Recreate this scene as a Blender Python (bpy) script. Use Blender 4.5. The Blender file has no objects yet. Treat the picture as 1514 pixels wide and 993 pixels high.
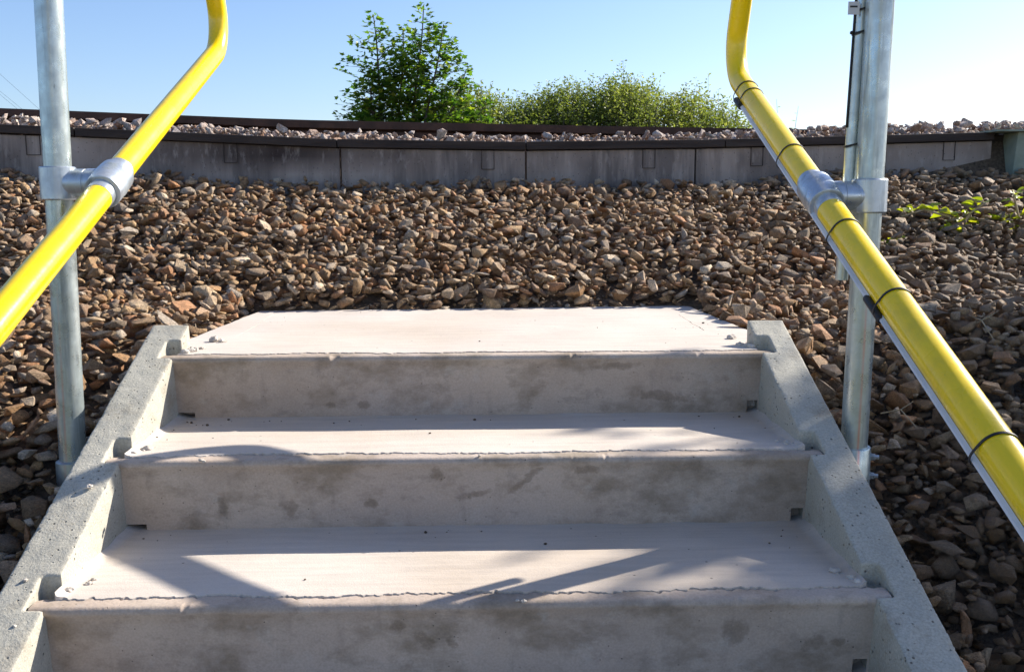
import bpy, bmesh, math, random
import numpy as np
from mathutils import Vector, Matrix, noise as mnoise

random.seed(11)
rng = np.random.default_rng(11)
SC = bpy.context.scene
COL = SC.collection

# ------------------------------------------------------------------ camera
CAM_POS = Vector((0.0344, -1.295, 0.5739))
cam_data = bpy.data.cameras.new("camera")
cam_data.lens = 33.196
cam_data.sensor_width = 36.0
cam_data.sensor_fit = 'HORIZONTAL'
cam_data.clip_start = 0.02
cam_data.clip_end = 9000.0
cam = bpy.data.objects.new("camera", cam_data)
COL.objects.link(cam)
YAW, PITCH, ROLL = 0.0272, 0.1431, -0.0043
fwd = Vector((math.sin(YAW) * math.cos(PITCH), math.cos(YAW) * math.cos(PITCH), -math.sin(PITCH)))
rt = Vector((math.cos(YAW), -math.sin(YAW), 0))
up = rt.cross(fwd)
r2 = rt * math.cos(ROLL) + up * math.sin(ROLL)
u2 = -rt * math.sin(ROLL) + up * math.cos(ROLL)
M = Matrix((r2, u2, -fwd)).transposed().to_4x4()
M.translation = CAM_POS
cam.matrix_world = M
SC.camera = cam

# ------------------------------------------------------------------ light
SUN_AZ = math.radians(59.9)      # to the right of straight ahead
SUN_EL = math.radians(30.8)
SUN_DIR = Vector((math.sin(SUN_AZ) * math.cos(SUN_EL), math.cos(SUN_AZ) * math.cos(SUN_EL), math.sin(SUN_EL)))
sun_data = bpy.data.lights.new("sun", 'SUN')
sun_data.energy = 5.0
sun_data.angle = math.radians(0.53)
sun_data.color = (1.0, 0.93, 0.82)
sun = bpy.data.objects.new("sun", sun_data)
COL.objects.link(sun)
sun.rotation_mode = 'QUATERNION'
sun.rotation_quaternion = SUN_DIR.to_track_quat('Z', 'Y')
sun.location = SUN_DIR * 40

world = bpy.data.worlds.new("World")
SC.world = world
world.use_nodes = True
wn = world.node_tree.nodes
wl = world.node_tree.links
wn.clear()
w_out = wn.new('ShaderNodeOutputWorld')
w_bg = wn.new('ShaderNodeBackground')
w_bg.inputs['Strength'].default_value = 0.09
sky = wn.new('ShaderNodeTexSky')
sky.sky_type = 'NISHITA'
sky.sun_disc = False
sky.sun_elevation = SUN_EL
sky.sun_rotation = SUN_AZ
sky.altitude = 50
sky.air_density = 1.0
sky.dust_density = 0.7
sky.ozone_density = 3.2
# low cloud bank along the horizon, thin and white
geo = wn.new('ShaderNodeNewGeometry')
sep = wn.new('ShaderNodeSeparateXYZ')
neg = wn.new('ShaderNodeVectorMath'); neg.operation = 'SCALE'; neg.inputs['Scale'].default_value = -1.0
wl.new(geo.outputs['Incoming'], neg.inputs[0])
wl.new(neg.outputs[0], sep.inputs[0])


def wmath(op, a, b=None, c=None):
    n = wn.new('ShaderNodeMath'); n.operation = op
    for i, v in enumerate((a, b, c)):
        if v is None: continue
        if isinstance(v, (int, float)): n.inputs[i].default_value = v
        else: wl.new(v, n.inputs[i])
    return n.outputs[0]


az = wmath('ARCTAN2', sep.outputs[0], sep.outputs[1])
cn = wn.new('ShaderNodeTexNoise'); cn.inputs['Scale'].default_value = 7.0; cn.inputs['Detail'].default_value = 5
wl.new(neg.outputs[0], cn.inputs['Vector'])
# top of the bank rises with azimuth towards the right
daz = wmath('SUBTRACT', az, 0.40)
top = wmath('MINIMUM', wmath('MULTIPLY_ADD', daz, 0.24, 0.070), wmath('MULTIPLY_ADD', daz, 0.9, 0.070))
top = wmath('MINIMUM', top, 0.14)
top = wmath('ADD', top, wmath('MULTIPLY', wmath('SUBTRACT', cn.outputs['Fac'], 0.5), 0.03))
msk = wmath('DIVIDE', wmath('SUBTRACT', top, sep.outputs[2]), 0.016)
clampn = wn.new('ShaderNodeClamp'); wl.new(msk, clampn.inputs[0])
mr = wn.new('ShaderNodeMath'); mr.operation = 'MULTIPLY'; mr.inputs[1].default_value = 0.8
wl.new(clampn.outputs[0], mr.inputs[0])
mixc = wn.new('ShaderNodeMixRGB'); mixc.inputs['Color2'].default_value = (9.5, 9.7, 10.2, 1)
wl.new(mr.outputs[0], mixc.inputs['Fac'])
tint = wn.new('ShaderNodeMixRGB'); tint.blend_type = 'MULTIPLY'; tint.inputs['Fac'].default_value = 1.0
tint.inputs['Color2'].default_value = (0.95, 0.96, 1.07, 1)
wl.new(sky.outputs[0], tint.inputs['Color1'])
wl.new(tint.outputs[0], mixc.inputs['Color1'])
wl.new(mixc.outputs[0], w_bg.inputs['Color'])
wl.new(w_bg.outputs[0], w_out.inputs['Surface'])

SC.view_settings.view_transform = 'Standard'
SC.view_settings.look = 'None'
SC.view_settings.exposure = 0.98
SC.view_settings.gamma = 1.0
SC.view_settings.use_curve_mapping = False

# ------------------------------------------------------------------ constants (metres)
G = 0.3020      # going
R = 0.13128     # rise
S = R / G       # stair slope
UN = 0.0146     # riser undercut
HW = 0.600      # half clear width between the stringers


# ------------------------------------------------------------------ helpers
def tag(o, label=None, cat=None, group=None, kind=None):
    if label: o['label'] = label
    if cat: o['category'] = cat
    if group: o['group'] = group
    if kind: o['kind'] = kind
    return o


def empty(name, loc, label=None, cat=None, group=None):
    o = bpy.data.objects.new(name, None)
    o.empty_display_size = 0.05
    o.location = loc
    COL.objects.link(o)
    return tag(o, label, cat, group)


def wloc(o):
    v = Vector(o.location)
    while o.parent:
        o = o.parent
        v += Vector(o.location)
    return v


def link_mesh(name, me, mat, parent=None, smooth=False, at=None):
    """mesh is given in world coordinates; it is moved into the parent's frame"""
    off = wloc(parent) if parent else Vector((0, 0, 0))
    if at is not None:
        me.transform(Matrix.Translation(-Vector(at)))
    else:
        me.transform(Matrix.Translation(-off))
    if mat: me.materials.append(mat)
    o = bpy.data.objects.new(name, me)
    COL.objects.link(o)
    if parent: o.parent = parent
    if at is not None: o.location = Vector(at) - off
    if smooth: me.shade_smooth()
    return o


def build(name, bm, mat, parent=None, smooth=False, at=None):
    me = bpy.data.meshes.new(name)
    bm.normal_update()
    bm.to_mesh(me)
    bm.free()
    return link_mesh(name, me, mat, parent, smooth, at)


def autosmooth(o, deg=35):
    me = o.data
    me.shade_smooth()
    me.set_sharp_from_angle(angle=math.radians(deg))
    return o


def bevel(o, w, seg=2, ang=35):
    m = o.modifiers.new('bevel', 'BEVEL')
    m.width = w; m.segments = seg; m.limit_method = 'ANGLE'; m.angle_limit = math.radians(ang)
    return o


def frames(pts):
    """parallel-transport frames along a polyline"""
    pts = [Vector(p) for p in pts]
    T = []
    for i in range(len(pts)):
        a = pts[max(i - 1, 0)]; b = pts[min(i + 1, len(pts) - 1)]
        T.append((b - a).normalized())
    n = T[0].orthogonal().normalized()
    out = []
    for i, t in enumerate(T):
        if i:
            q = T[i - 1].rotation_difference(t)
            n = (q @ n).normalized()
        out.append((pts[i], t, n, t.cross(n).normalized()))
    return out


def add_tube(bm, pts, rad, seg=24, caps=True, fx=1.0):
    fr = frames(pts)
    if not isinstance(rad, (list, tuple)): rad = [rad] * len(fr)
    rings = []
    for (p, t, n, b), r in zip(fr, rad):
        rings.append([bm.verts.new(p + n * (r * math.cos(2 * math.pi * k / seg)) + b * (r * fx * math.sin(2 * math.pi * k / seg))) for k in range(seg)])
    for a, c in zip(rings[:-1], rings[1:]):
        for k in range(seg):
            bm.faces.new((a[k], a[(k + 1) % seg], c[(k + 1) % seg], c[k]))
    if caps:
        bm.faces.new(rings[0][::-1]); bm.faces.new(rings[-1])
    return rings


def add_lathe(bm, base, axis, prof, seg=32, closed=False):
    """prof: list of (distance along the axis, radius)"""
    axis = Vector(axis).normalized()
    n = axis.orthogonal().normalized(); b = axis.cross(n)
    base = Vector(base)
    rings = []
    for d, r in prof:
        rings.append([bm.verts.new(base + axis * d + n * (r * math.cos(2 * math.pi * k / seg)) + b * (r * math.sin(2 * math.pi * k / seg))) for k in range(seg)])
    for a, c in zip(rings[:-1], rings[1:]):
        for k in range(seg):
            bm.faces.new((a[k], a[(k + 1) % seg], c[(k + 1) % seg], c[k]))
    if closed:
        a, c = rings[-1], rings[0]
        for k in range(seg):
            bm.faces.new((a[k], a[(k + 1) % seg], c[(k + 1) % seg], c[k]))
    else:
        bm.faces.new(rings[0][::-1]); bm.faces.new(rings[-1])


def add_box(bm, x0, x1, y0, y1, z0, z1, f=None):
    vs = [(x0, y0, z0), (x1, y0, z0), (x1, y1, z0), (x0, y1, z0), (x0, y0, z1), (x1, y0, z1), (x1, y1, z1), (x0, y1, z1)]
    if f: vs = [f(v) for v in vs]
    v = [bm.verts.new(p) for p in vs]
    for q in ((3, 2, 1, 0), (4, 5, 6, 7), (0, 1, 5, 4), (1, 2, 6, 5), (2, 3, 7, 6), (3, 0, 4, 7)):
        bm.faces.new([v[i] for i in q])


def add_prism(bm, poly, x0, x1):
    """poly: (y, z) outline, extruded in x"""
    a = [bm.verts.new((x0, y, z)) for y, z in poly]
    b = [bm.verts.new((x1, y, z)) for y, z in poly]
    n = len(poly)
    bm.faces.new(a[::-1]); bm.faces.new(b)
    for i in range(n):
        bm.faces.new((a[i], a[(i + 1) % n], b[(i + 1) % n], b[i]))
    bmesh.ops.recalc_face_normals(bm, faces=bm.faces)


def add_slab(bm, poly, z0, z1):
    """poly: (x, y) outline, extruded in z"""
    a = [bm.verts.new((x, y, z0)) for x, y in poly]
    b = [bm.verts.new((x, y, z1)) for x, y in poly]
    n = len(poly)
    bm.faces.new(a[::-1]); bm.faces.new(b)
    for i in range(n):
        bm.faces.new((a[i], a[(i + 1) % n], b[(i + 1) % n], b[i]))
    bmesh.ops.recalc_face_normals(bm, faces=bm.faces)


# ------------------------------------------------------------------ material kit
class Mat:
    def __init__(self, name, rough=0.8, metallic=0.0, spec=0.5):
        self.m = bpy.data.materials.new(name)
        self.m.use_nodes = True
        self.n = self.m.node_tree.nodes; self.l = self.m.node_tree.links
        self.b = self.n['Principled BSDF']
        self.b.inputs['Roughness'].default_value = rough
        self.b.inputs['Metallic'].default_value = metallic
        self.b.inputs['Specular IOR Level'].default_value = spec
        g = self.n.new('ShaderNodeNewGeometry')
        self.pos = g.outputs['Position']; self.geo = g
        self.h = None

    def put(self, sock, v):
        if v is None: return
        if isinstance(v, bpy.types.NodeSocket): self.l.new(v, sock)
        elif isinstance(v, (tuple, list)) and len(v) == 3 and sock.type == 'RGBA': sock.default_value = (*v, 1)
        else: sock.default_value = v

    def math(self, op, a, b=None, c=None, clamp=False):
        n = self.n.new('ShaderNodeMath'); n.operation = op; n.use_clamp = clamp
        for i, v in enumerate((a, b, c)): self.put(n.inputs[i], v)
        return n.outputs[0]

    def noise(self, scale, detail=3, rough=0.55, stretch=None, src=None, dist=0.0, off=None):
        n = self.n.new('ShaderNodeTexNoise')
        n.inputs['Scale'].default_value = scale; n.inputs['Detail'].default_value = detail
        n.inputs['Roughness'].default_value = rough; n.inputs['Distortion'].default_value = dist
        self.l.new(self.vec(stretch, src, off), n.inputs['Vector'])
        return n.outputs['Fac']

    def vec(self, stretch=None, src=None, off=None):
        src = src or self.pos
        if not stretch and not off: return src
        mp = self.n.new('ShaderNodeMapping')
        if stretch: mp.inputs['Scale'].default_value = stretch
        if off: mp.inputs['Location'].default_value = off
        self.l.new(src, mp.inputs['Vector'])
        return mp.outputs[0]

    def voro(self, scale, feature='F1', stretch=None, out='Distance', rand=1.0):
        n = self.n.new('ShaderNodeTexVoronoi'); n.feature = feature
        n.inputs['Scale'].default_value = scale; n.inputs['Randomness'].default_value = rand
        self.l.new(self.vec(stretch), n.inputs['Vector'])
        return n.outputs[out]

    def ramp(self, fac, stops, interp='LINEAR'):
        n = self.n.new('ShaderNodeValToRGB')
        cr = n.color_ramp; cr.interpolation = interp
        while len(cr.elements) < len(stops): cr.elements.new(0.5)
        for e, (p, c) in zip(cr.elements, stops):
            e.position = p
            e.color = (c, c, c, 1) if isinstance(c, (int, float)) else (*c, 1)
        self.l.new(fac, n.inputs['Fac'])
        return n.outputs['Color']

    def mix(self, fac, a, b, mode='MIX'):
        n = self.n.new('ShaderNodeMixRGB'); n.blend_type = mode
        self.put(n.inputs['Fac'], fac); self.put(n.inputs['Color1'], a); self.put(n.inputs['Color2'], b)
        return n.outputs['Color']

    def bump(self, h, dist=0.002, strength=1.0):
        n = self.n.new('ShaderNodeBump')
        n.inputs['Distance'].default_value = dist; n.inputs['Strength'].default_value = strength
        self.l.new(h, n.inputs['Height'])
        if self.h: self.l.new(self.h, n.inputs['Normal'])
        self.h = n.outputs[0]
        self.l.new(self.h, self.b.inputs['Normal'])

    def color(self, c): self.put(self.b.inputs['Base Color'], c)

    def roughness(self, r): self.put(self.b.inputs['Roughness'], r)

    def blobs(self, lst, warp=0.012, axes=(0, 2)):
        """stains with a shape of their own: (x, z, y0, half length, half width, angle) -> mask"""
        sp = self.n.new('ShaderNodeSeparateXYZ'); self.l.new(self.pos, sp.inputs[0])
        nz = self.math('MULTIPLY', self.math('SUBTRACT', self.noise(38, 3), 0.5), warp * 2)
        nz2 = self.math('MULTIPLY', self.math('SUBTRACT', self.noise(41, 3, off=(3, 5, 1)), 0.5), warp * 2)
        px = self.math('ADD', sp.outputs[axes[0]], nz); pz = self.math('ADD', sp.outputs[axes[1]], nz2)
        tot = None
        for (x, z, a, b, ang) in lst:
            c, s = math.cos(ang), math.sin(ang)
            dx = self.math('SUBTRACT', px, x); dz = self.math('SUBTRACT', pz, z)
            u = self.math('DIVIDE', self.math('ADD', self.math('MULTIPLY', dx, c), self.math('MULTIPLY', dz, s)), a)
            v = self.math('DIVIDE', self.math('SUBTRACT', self.math('MULTIPLY', dz, c), self.math('MULTIPLY', dx, s)), b)
            d = self.math('SQRT', self.math('ADD', self.math('MULTIPLY', u, u), self.math('MULTIPLY', v, v)))
            m = self.math('SUBTRACT', 1.35, d, clamp=True)
            tot = m if tot is None else self.math('MAXIMUM', tot, m)
        return tot


def mat_tread():
    m = Mat('pale_screed', 0.85, spec=0.3)
    base = m.ramp(m.noise(3.2, 4), [(0.3, (0.55, 0.485, 0.425)), (0.7, (0.65, 0.585, 0.52))])
    warm = m.ramp(m.noise(1.7, 3, off=(4, 2, 1)), [(0.5, 0.0), (0.75, 1.0)])
    base = m.mix(m.math('MULTIPLY', warm, 0.38), base, (0.50, 0.38, 0.26))
    streak = m.noise(42, 3, stretch=(0.16, 1.6, 1.0))
    base = m.mix(0.6, base, m.ramp(streak, [(0.3, 0.82), (0.62, 1.0)]), 'MULTIPLY')
    spk = m.ramp(m.voro(38), [(0.0, 0.0), (0.07, 0.0), (0.10, 1.0)])
    spn = m.ramp(m.noise(7, 2, off=(7, 7, 0)), [(0.52, 0.0), (0.6, 1.0)])
    dark = m.math('MULTIPLY', m.math('SUBTRACT', 1.0, spk), spn)
    base = m.mix(m.math('MULTIPLY', dark, 0.8), base, (0.12, 0.10, 0.09))
    fine = m.noise(420, 2)
    base = m.mix(0.35, base, m.ramp(fine, [(0.3, 0.75), (0.7, 1.05)]), 'MULTIPLY')
    m.color(base)
    m.bump(streak, 0.0012, 0.8)
    m.bump(m.noise(9, 3), 0.004, 0.5)
    m.bump(fine, 0.0006, 0.8)
    return m.m


def mat_riser():
    m = Mat('cast_concrete_riser', 0.75, spec=0.35)
    base = m.ramp(m.noise(2.6, 5, 0.6), [(0.28, (0.35, 0.275, 0.21)), (0.5, (0.47, 0.38, 0.31)), (0.72, (0.57, 0.48, 0.40))])
    cool = m.ramp(m.noise(1.5, 3, off=(2, 0, 8)), [(0.45, 0.0), (0.7, 1.0)])
    base = m.mix(m.math('MULTIPLY', cool, 0.4), base, (0.44, 0.385, 0.37))
    st = m.ramp(m.noise(7.0, 5, 0.65, stretch=(1, 1, 1.6), off=(5, 1, 3)), [(0.50, 0.0), (0.66, 1.0)])
    base = m.mix(m.math('MULTIPLY', st, 0.58), base, (0.17, 0.13, 0.08))
    blot = m.ramp(m.noise(24, 5, 0.7, stretch=(0.8, 1, 1.4)), [(0.55, 0.0), (0.68, 1.0)])
    base = m.mix(m.math('MULTIPLY', blot, 0.30), base, (0.16, 0.13, 0.10))
    pale = m.ramp(m.noise(19, 4, 0.6, off=(9, 3, 3)), [(0.6, 0.0), (0.74, 1.0)])
    base = m.mix(m.math('MULTIPLY', pale, 0.4), base, (0.52, 0.49, 0.45))
    # hand-sized smudges seen on the riser faces
    bl = m.blobs([
        (0.395, -0.055, 0.020, 0.024, 0.1), (0.515, -0.075, 0.018, 0.012, 0.3), (0.55, -0.072, 0.012, 0.008, 0.0),
        (-0.10, -0.035, 0.014, 0.008, 0.3), (-0.06, -0.060, 0.018, 0.010, -0.6), (-0.02, -0.066, 0.008, 0.014, 0.2),
        (0.10, 0.088, 0.036, 0.007, 0.65), (-0.055, 0.102, 0.012, 0.014, 0.3), (0.21, 0.105, 0.022, 0.010, 0.1), (0.01, 0.06, 0.030, 0.007, 0.15),
        (-0.43, 0.045, 0.010, 0.016, 0.1), (-0.31, 0.040, 0.012, 0.016, 0.2), (-0.17, 0.048, 0.012, 0.008, 0.0),
        (0.40, 0.17, 0.06, 0.010, -0.1), (0.30, 0.235, 0.05, 0.008, 0.05), (-0.29, 0.158, 0.012, 0.008, 0.2), (-0.22, 0.158, 0.012, 0.008, 0.2),
    ])
    bl = m.ramp(m.math('MULTIPLY', bl, m.ramp(m.noise(95, 4, 0.7), [(0.3, 0.25), (0.62, 1.0)])), [(0.16, 0.0), (0.42, 0.75), (0.9, 1.0)])
    base = m.mix(m.math('MULTIPLY', bl, 0.5, clamp=True), base, (0.13, 0.095, 0.058))
    run = m.ramp(m.noise(30, 4, 0.6, stretch=(1, 1, 0.12), off=(2, 6, 1)), [(0.60, 0.0), (0.72, 1.0)])
    base = m.mix(m.math('MULTIPLY', run, 0.30), base, (0.19, 0.16, 0.13))
    base = m.mix(0.5, base, m.ramp(m.noise(300, 2), [(0.3, 0.75), (0.7, 1.08)]), 'MULTIPLY')
    pit = m.ramp(m.voro(75), [(0.05, 1.0), (0.10, 0.0)])
    pit = m.math('MULTIPLY', pit, m.ramp(m.noise(16, 2), [(0.5, 0.0), (0.58, 1.0)]))
    base = m.mix(m.math('MULTIPLY', pit, 0.8), base, (0.07, 0.06, 0.05))
    m.color(base)
    m.bump(m.noise(14, 4), 0.004, 0.6)
    m.bump(m.noise(230, 2), 0.0006, 0.7)
    m.bump(m.math('SUBTRACT', 1.0, pit), 0.0015, 0.8)
    return m.m


def mat_stringer():
    m = Mat('grey_precast_concrete', 0.85, spec=0.3)
    base = m.ramp(m.noise(6, 5, 0.6), [(0.3, (0.39, 0.37, 0.31)), (0.7, (0.52, 0.495, 0.42))])
    st = m.ramp(m.noise(9.0, 4, 0.65, off=(5, 1, 3)), [(0.55, 0.0), (0.72, 1.0)])
    base = m.mix(m.math('MULTIPLY', st, 0.55), base, (0.25, 0.20, 0.14))
    grain = m.noise(260, 3, 0.7)
    base = m.mix(0.8, base, m.ramp(grain, [(0.3, 0.68), (0.7, 1.12)]), 'MULTIPLY')
    pv = m.voro(85)
    pit = m.ramp(pv, [(0.10, 1.0), (0.19, 0.0)])
    pit = m.math('MULTIPLY', pit, m.ramp(m.noise(22, 3), [(0.46, 0.0), (0.54, 1.0)]))
    base = m.mix(m.math('MULTIPLY', pit, 0.75), base, (0.06, 0.055, 0.05))
    pale = m.ramp(m.noise(33, 4, 0.6, off=(1, 8, 2)), [(0.62, 0.0), (0.75, 1.0)])
    base = m.mix(m.math('MULTIPLY', pale, 0.5), base, (0.55, 0.53, 0.48))
    m.color(base)
    m.bump(m.noise(30, 4), 0.003, 0.7)
    m.bump(grain, 0.0012, 0.9)
    m.bump(m.math('SUBTRACT', 1.0, pit), 0.003, 0.9)
    return m.m


def mat_wall():
    m = Mat('weathered_wall_concrete', 0.9, spec=0.25)
    base = m.ramp(m.noise(3.0, 4), [(0.3, (0.30, 0.245, 0.21)), (0.7, (0.46, 0.395, 0.35))])
    run = m.ramp(m.noise(16, 4, 0.65, stretch=(1.0, 1.0, 0.10)), [(0.42, 1.0), (0.66, 0.0)])
    blot = m.ramp(m.noise(2.4, 3, off=(3, 3, 3)), [(0.36, 0.15), (0.55, 1.0)])
    base = m.mix(m.math('MULTIPLY', m.math('MULTIPLY', run, blot), 0.62), base, (0.045, 0.04, 0.042))
    sp = m.n.new('ShaderNodeSeparateXYZ'); m.l.new(m.pos, sp.inputs[0])
    wx = m.math('ADD', sp.outputs[0], m.math('MULTIPLY', m.math('SUBTRACT', m.noise(5, 4), 0.5), 0.5))
    soot = m.math('SUBTRACT', 1.0, m.math('ABSOLUTE', m.math('DIVIDE', m.math('ADD', wx, 0.80), 0.8)), clamp=True)
    sz = m.math('MULTIPLY_ADD', m.math('SUBTRACT', sp.outputs[2], 0.70), 14.0, 0.3, clamp=True)
    base = m.mix(m.math('MULTIPLY', m.math('MULTIPLY', soot, sz), 1.0, clamp=True), base, (0.05, 0.038, 0.036))
    pale = m.ramp(m.noise(40, 4, 0.65, stretch=(1, 1, 0.35), off=(6, 0, 2)), [(0.55, 0.0), (0.75, 1.0)])
    base = m.mix(m.math('MULTIPLY', pale, 0.45), base, (0.52, 0.47, 0.43))
    pit = m.ramp(m.voro(60), [(0.09, 1.0), (0.16, 0.0)])
    base = m.mix(m.math('MULTIPLY', pit, 0.6), base, (0.04, 0.04, 0.04))
    m.color(base)
    m.bump(m.noise(60, 4), 0.003, 0.6)
    return m.m


def mat_simple(name, c1, c2, scale=10, rough=0.8, bump=0.0, stretch=None, metallic=0.0, spec=0.4, lo=0.3, hi=0.7):
    m = Mat(name, rough, metallic, spec)
    nz = m.noise(scale, 4, stretch=stretch)
    m.color(m.ramp(nz, [(lo, c1), (hi, c2)]))
    if bump: m.bump(m.noise(scale * 4, 3, stretch=stretch), bump, 0.8)
    return m.m


STONE = [(0.0, (0.12, 0.085, 0.058)), (0.10, (0.42, 0.260, 0.130)), (0.20, (0.19, 0.130, 0.085)), (0.30, (0.50, 0.350, 0.195)),
         (0.42, (0.30, 0.215, 0.140)), (0.52, (0.24, 0.205, 0.170)), (0.62, (0.46, 0.245, 0.125)), (0.70, (0.17, 0.135, 0.105)),
         (0.80, (0.54, 0.430, 0.300)), (0.88, (0.33, 0.300, 0.265)), (0.94, (0.66, 0.580, 0.470)), (1.0, (0.40, 0.25, 0.15))]
STONE_PALE = [(0.0, (0.30, 0.24, 0.22)), (0.25, (0.50, 0.43, 0.40)), (0.4, (0.30, 0.18, 0.12)), (0.55, (0.56, 0.50, 0.47)), (0.75, (0.42, 0.39, 0.40)), (1.0, (0.62, 0.58, 0.55))]


def mat_stone(name, stops, single, damp=False):
    m = Mat(name, 0.78, spec=0.35)
    if single:
        oi = m.n.new('ShaderNodeObjectInfo'); rnd = oi.outputs['Random']
    else:
        at = m.n.new('ShaderNodeAttribute'); at.attribute_name = 'tone'; rnd = at.outputs['Fac']
    base = m.ramp(rnd, stops)
    base = m.mix(0.85, base, m.ramp(m.noise(55, 5, 0.7), [(0.28, 0.45), (0.72, 1.4)]), 'MULTIPLY')
    base = m.mix(0.8, base, m.ramp(m.noise(260, 4, 0.8), [(0.34, 0.45), (0.64, 1.3)]), 'MULTIPLY')
    rst = m.ramp(m.noise(26, 4, 0.6, off=(5, 5, 5)), [(0.56, 0.0), (0.70, 1.0)])
    base = m.mix(m.math('MULTIPLY', rst, 0.45), base, (0.30, 0.15, 0.07))
    dust = m.ramp(m.noise(90, 4, 0.7, off=(3, 1, 7)), [(0.56, 0.0), (0.72, 1.0)])
    base = m.mix(m.math('MULTIPLY', dust, 0.38), base, (0.44, 0.35, 0.24))
    if damp:
        # soil-covered, mossy ground at the right-hand side of the stairs, dusty further up
        sp = m.n.new('ShaderNodeSeparateXYZ'); m.l.new(m.pos, sp.inputs[0])
        w = m.math('ADD', sp.outputs[0], m.math('MULTIPLY', m.math('SUBTRACT', m.noise(1.6, 3), 0.5), 0.7))
        k = m.math('MULTIPLY_ADD', w, 2.2, -2.0, clamp=True)
        base = m.mix(m.math('MULTIPLY', k, 0.50), base, (0.20, 0.168, 0.128))
        # earth washed down beside the lower steps on the right
        e1 = m.math('MULTIPLY_ADD', w, 3.0, -1.6, clamp=True)
        e2 = m.math('MULTIPLY_ADD', sp.outputs[1], -2.2, 1.9, clamp=True)
        ek = m.math('MULTIPLY', m.math('MULTIPLY', e1, e2), m.ramp(m.noise(30, 4, off=(1, 2, 3)), [(0.3, 0.45), (0.6, 0.85)]))
        base = m.mix(ek, base, (0.135, 0.100, 0.066))
    base = m.mix(1.0, base, (1.42, 1.30, 1.17), 'MULTIPLY')
    m.color(base)
    m.roughness(m.ramp(rnd, [(0, 0.6), (1, 0.9)]))
    m.bump(m.noise(85, 6, 0.75), 0.012, 1.0)
    m.bump(m.noise(330, 3, 0.8), 0.003, 1.0)
    return m.m


def mat_galv(name, tint=(0.50, 0.56, 0.56), rough=0.30, streak=True):
    m = Mat(name, rough, 0.85, 0.5)
    v = m.voro(140, out='Color')
    bw = m.n.new('ShaderNodeRGBToBW'); m.l.new(v, bw.inputs[0])
    base = m.mix(0.35, tint, m.ramp(bw.outputs[0], [(0, (0.75, 0.75, 0.75)), (1, (1.15, 1.15, 1.15))]), 'MULTIPLY')
    wear = m.ramp(m.noise(34, 5, 0.7, stretch=(1, 1, 0.07)), [(0.50, 0.0), (0.66, 1.0)])
    base = m.mix(m.math('MULTIPLY', wear, 0.7), base, (0.15, 0.185, 0.18))
    pale = m.ramp(m.noise(28, 4, 0.7, stretch=(1, 1, 0.09), off=(4, 9, 0)), [(0.55, 0.0), (0.72, 1.0)])
    base = m.mix(m.math('MULTIPLY', pale, 0.5), base, (0.55, 0.58, 0.54))
    scr = m.ramp(m.noise(65, 4, 0.75, stretch=(1, 1, 0.2), off=(2, 2, 2)), [(0.66, 0.0), (0.72, 1.0)])
    base = m.mix(m.math('MULTIPLY', scr, 0.7), base, (0.10, 0.085, 0.07))
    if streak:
        # faint red line along the lower part of the posts
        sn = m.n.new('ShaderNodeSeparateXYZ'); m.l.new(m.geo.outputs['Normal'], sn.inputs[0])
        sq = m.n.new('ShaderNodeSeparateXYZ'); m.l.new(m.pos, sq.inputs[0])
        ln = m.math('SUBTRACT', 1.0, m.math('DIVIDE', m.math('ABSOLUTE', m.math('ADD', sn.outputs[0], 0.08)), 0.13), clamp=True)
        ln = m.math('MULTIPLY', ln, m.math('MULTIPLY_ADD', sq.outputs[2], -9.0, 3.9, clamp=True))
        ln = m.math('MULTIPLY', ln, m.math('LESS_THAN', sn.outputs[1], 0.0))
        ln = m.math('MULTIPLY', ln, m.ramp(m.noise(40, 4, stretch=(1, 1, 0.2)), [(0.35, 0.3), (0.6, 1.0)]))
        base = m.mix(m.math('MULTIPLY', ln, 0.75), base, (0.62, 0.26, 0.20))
    m.color(base)
    m.put(m.b.inputs['Metallic'], m.math('SUBTRACT', 0.75, m.math('MULTIPLY', wear, 0.45)))
    m.roughness(m.ramp(m.noise(30, 4), [(0.3, rough - 0.10), (0.7, rough + 0.14)]))
    m.bump(m.noise(45, 3, stretch=(1, 1, 0.3)), 0.0012, 0.5)
    return m.m


def mat_yellow():
    m = Mat('yellow_powder_coat', 0.25, 0.0, 0.5)
    base = m.ramp(m.noise(5, 3), [(0.3, (0.93, 0.64, 0.002)), (0.7, (0.98, 0.71, 0.004))])
    sc = m.ramp(m.noise(60, 4, 0.8, stretch=(1, 0.25, 0.4)), [(0.69, 0.0), (0.73, 1.0)])
    base = m.mix(m.math('MULTIPLY', sc, 0.55), base, (0.30, 0.24, 0.04))
    gr = m.ramp(m.noise(9, 5, 0.7), [(0.50, 0.0), (0.72, 1.0)])
    base = m.mix(m.math('MULTIPLY', gr, 0.35), base, (0.50, 0.36, 0.03))
    dt = m.ramp(m.noise(150, 3, 0.8, off=(2, 2, 2)), [(0.71, 0.0), (0.73, 1.0)])
    base = m.mix(dt, base, (0.06, 0.05, 0.04))
    m.color(base)
    m.b.inputs['Coat Weight'].default_value = 0.3
    m.b.inputs['Coat Roughness'].default_value = 0.12
    m.roughness(m.ramp(m.noise(20, 3), [(0.3, 0.22), (0.7, 0.36)]))
    m.bump(m.noise(75, 2), 0.0008, 0.35)
    return m.m


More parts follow.
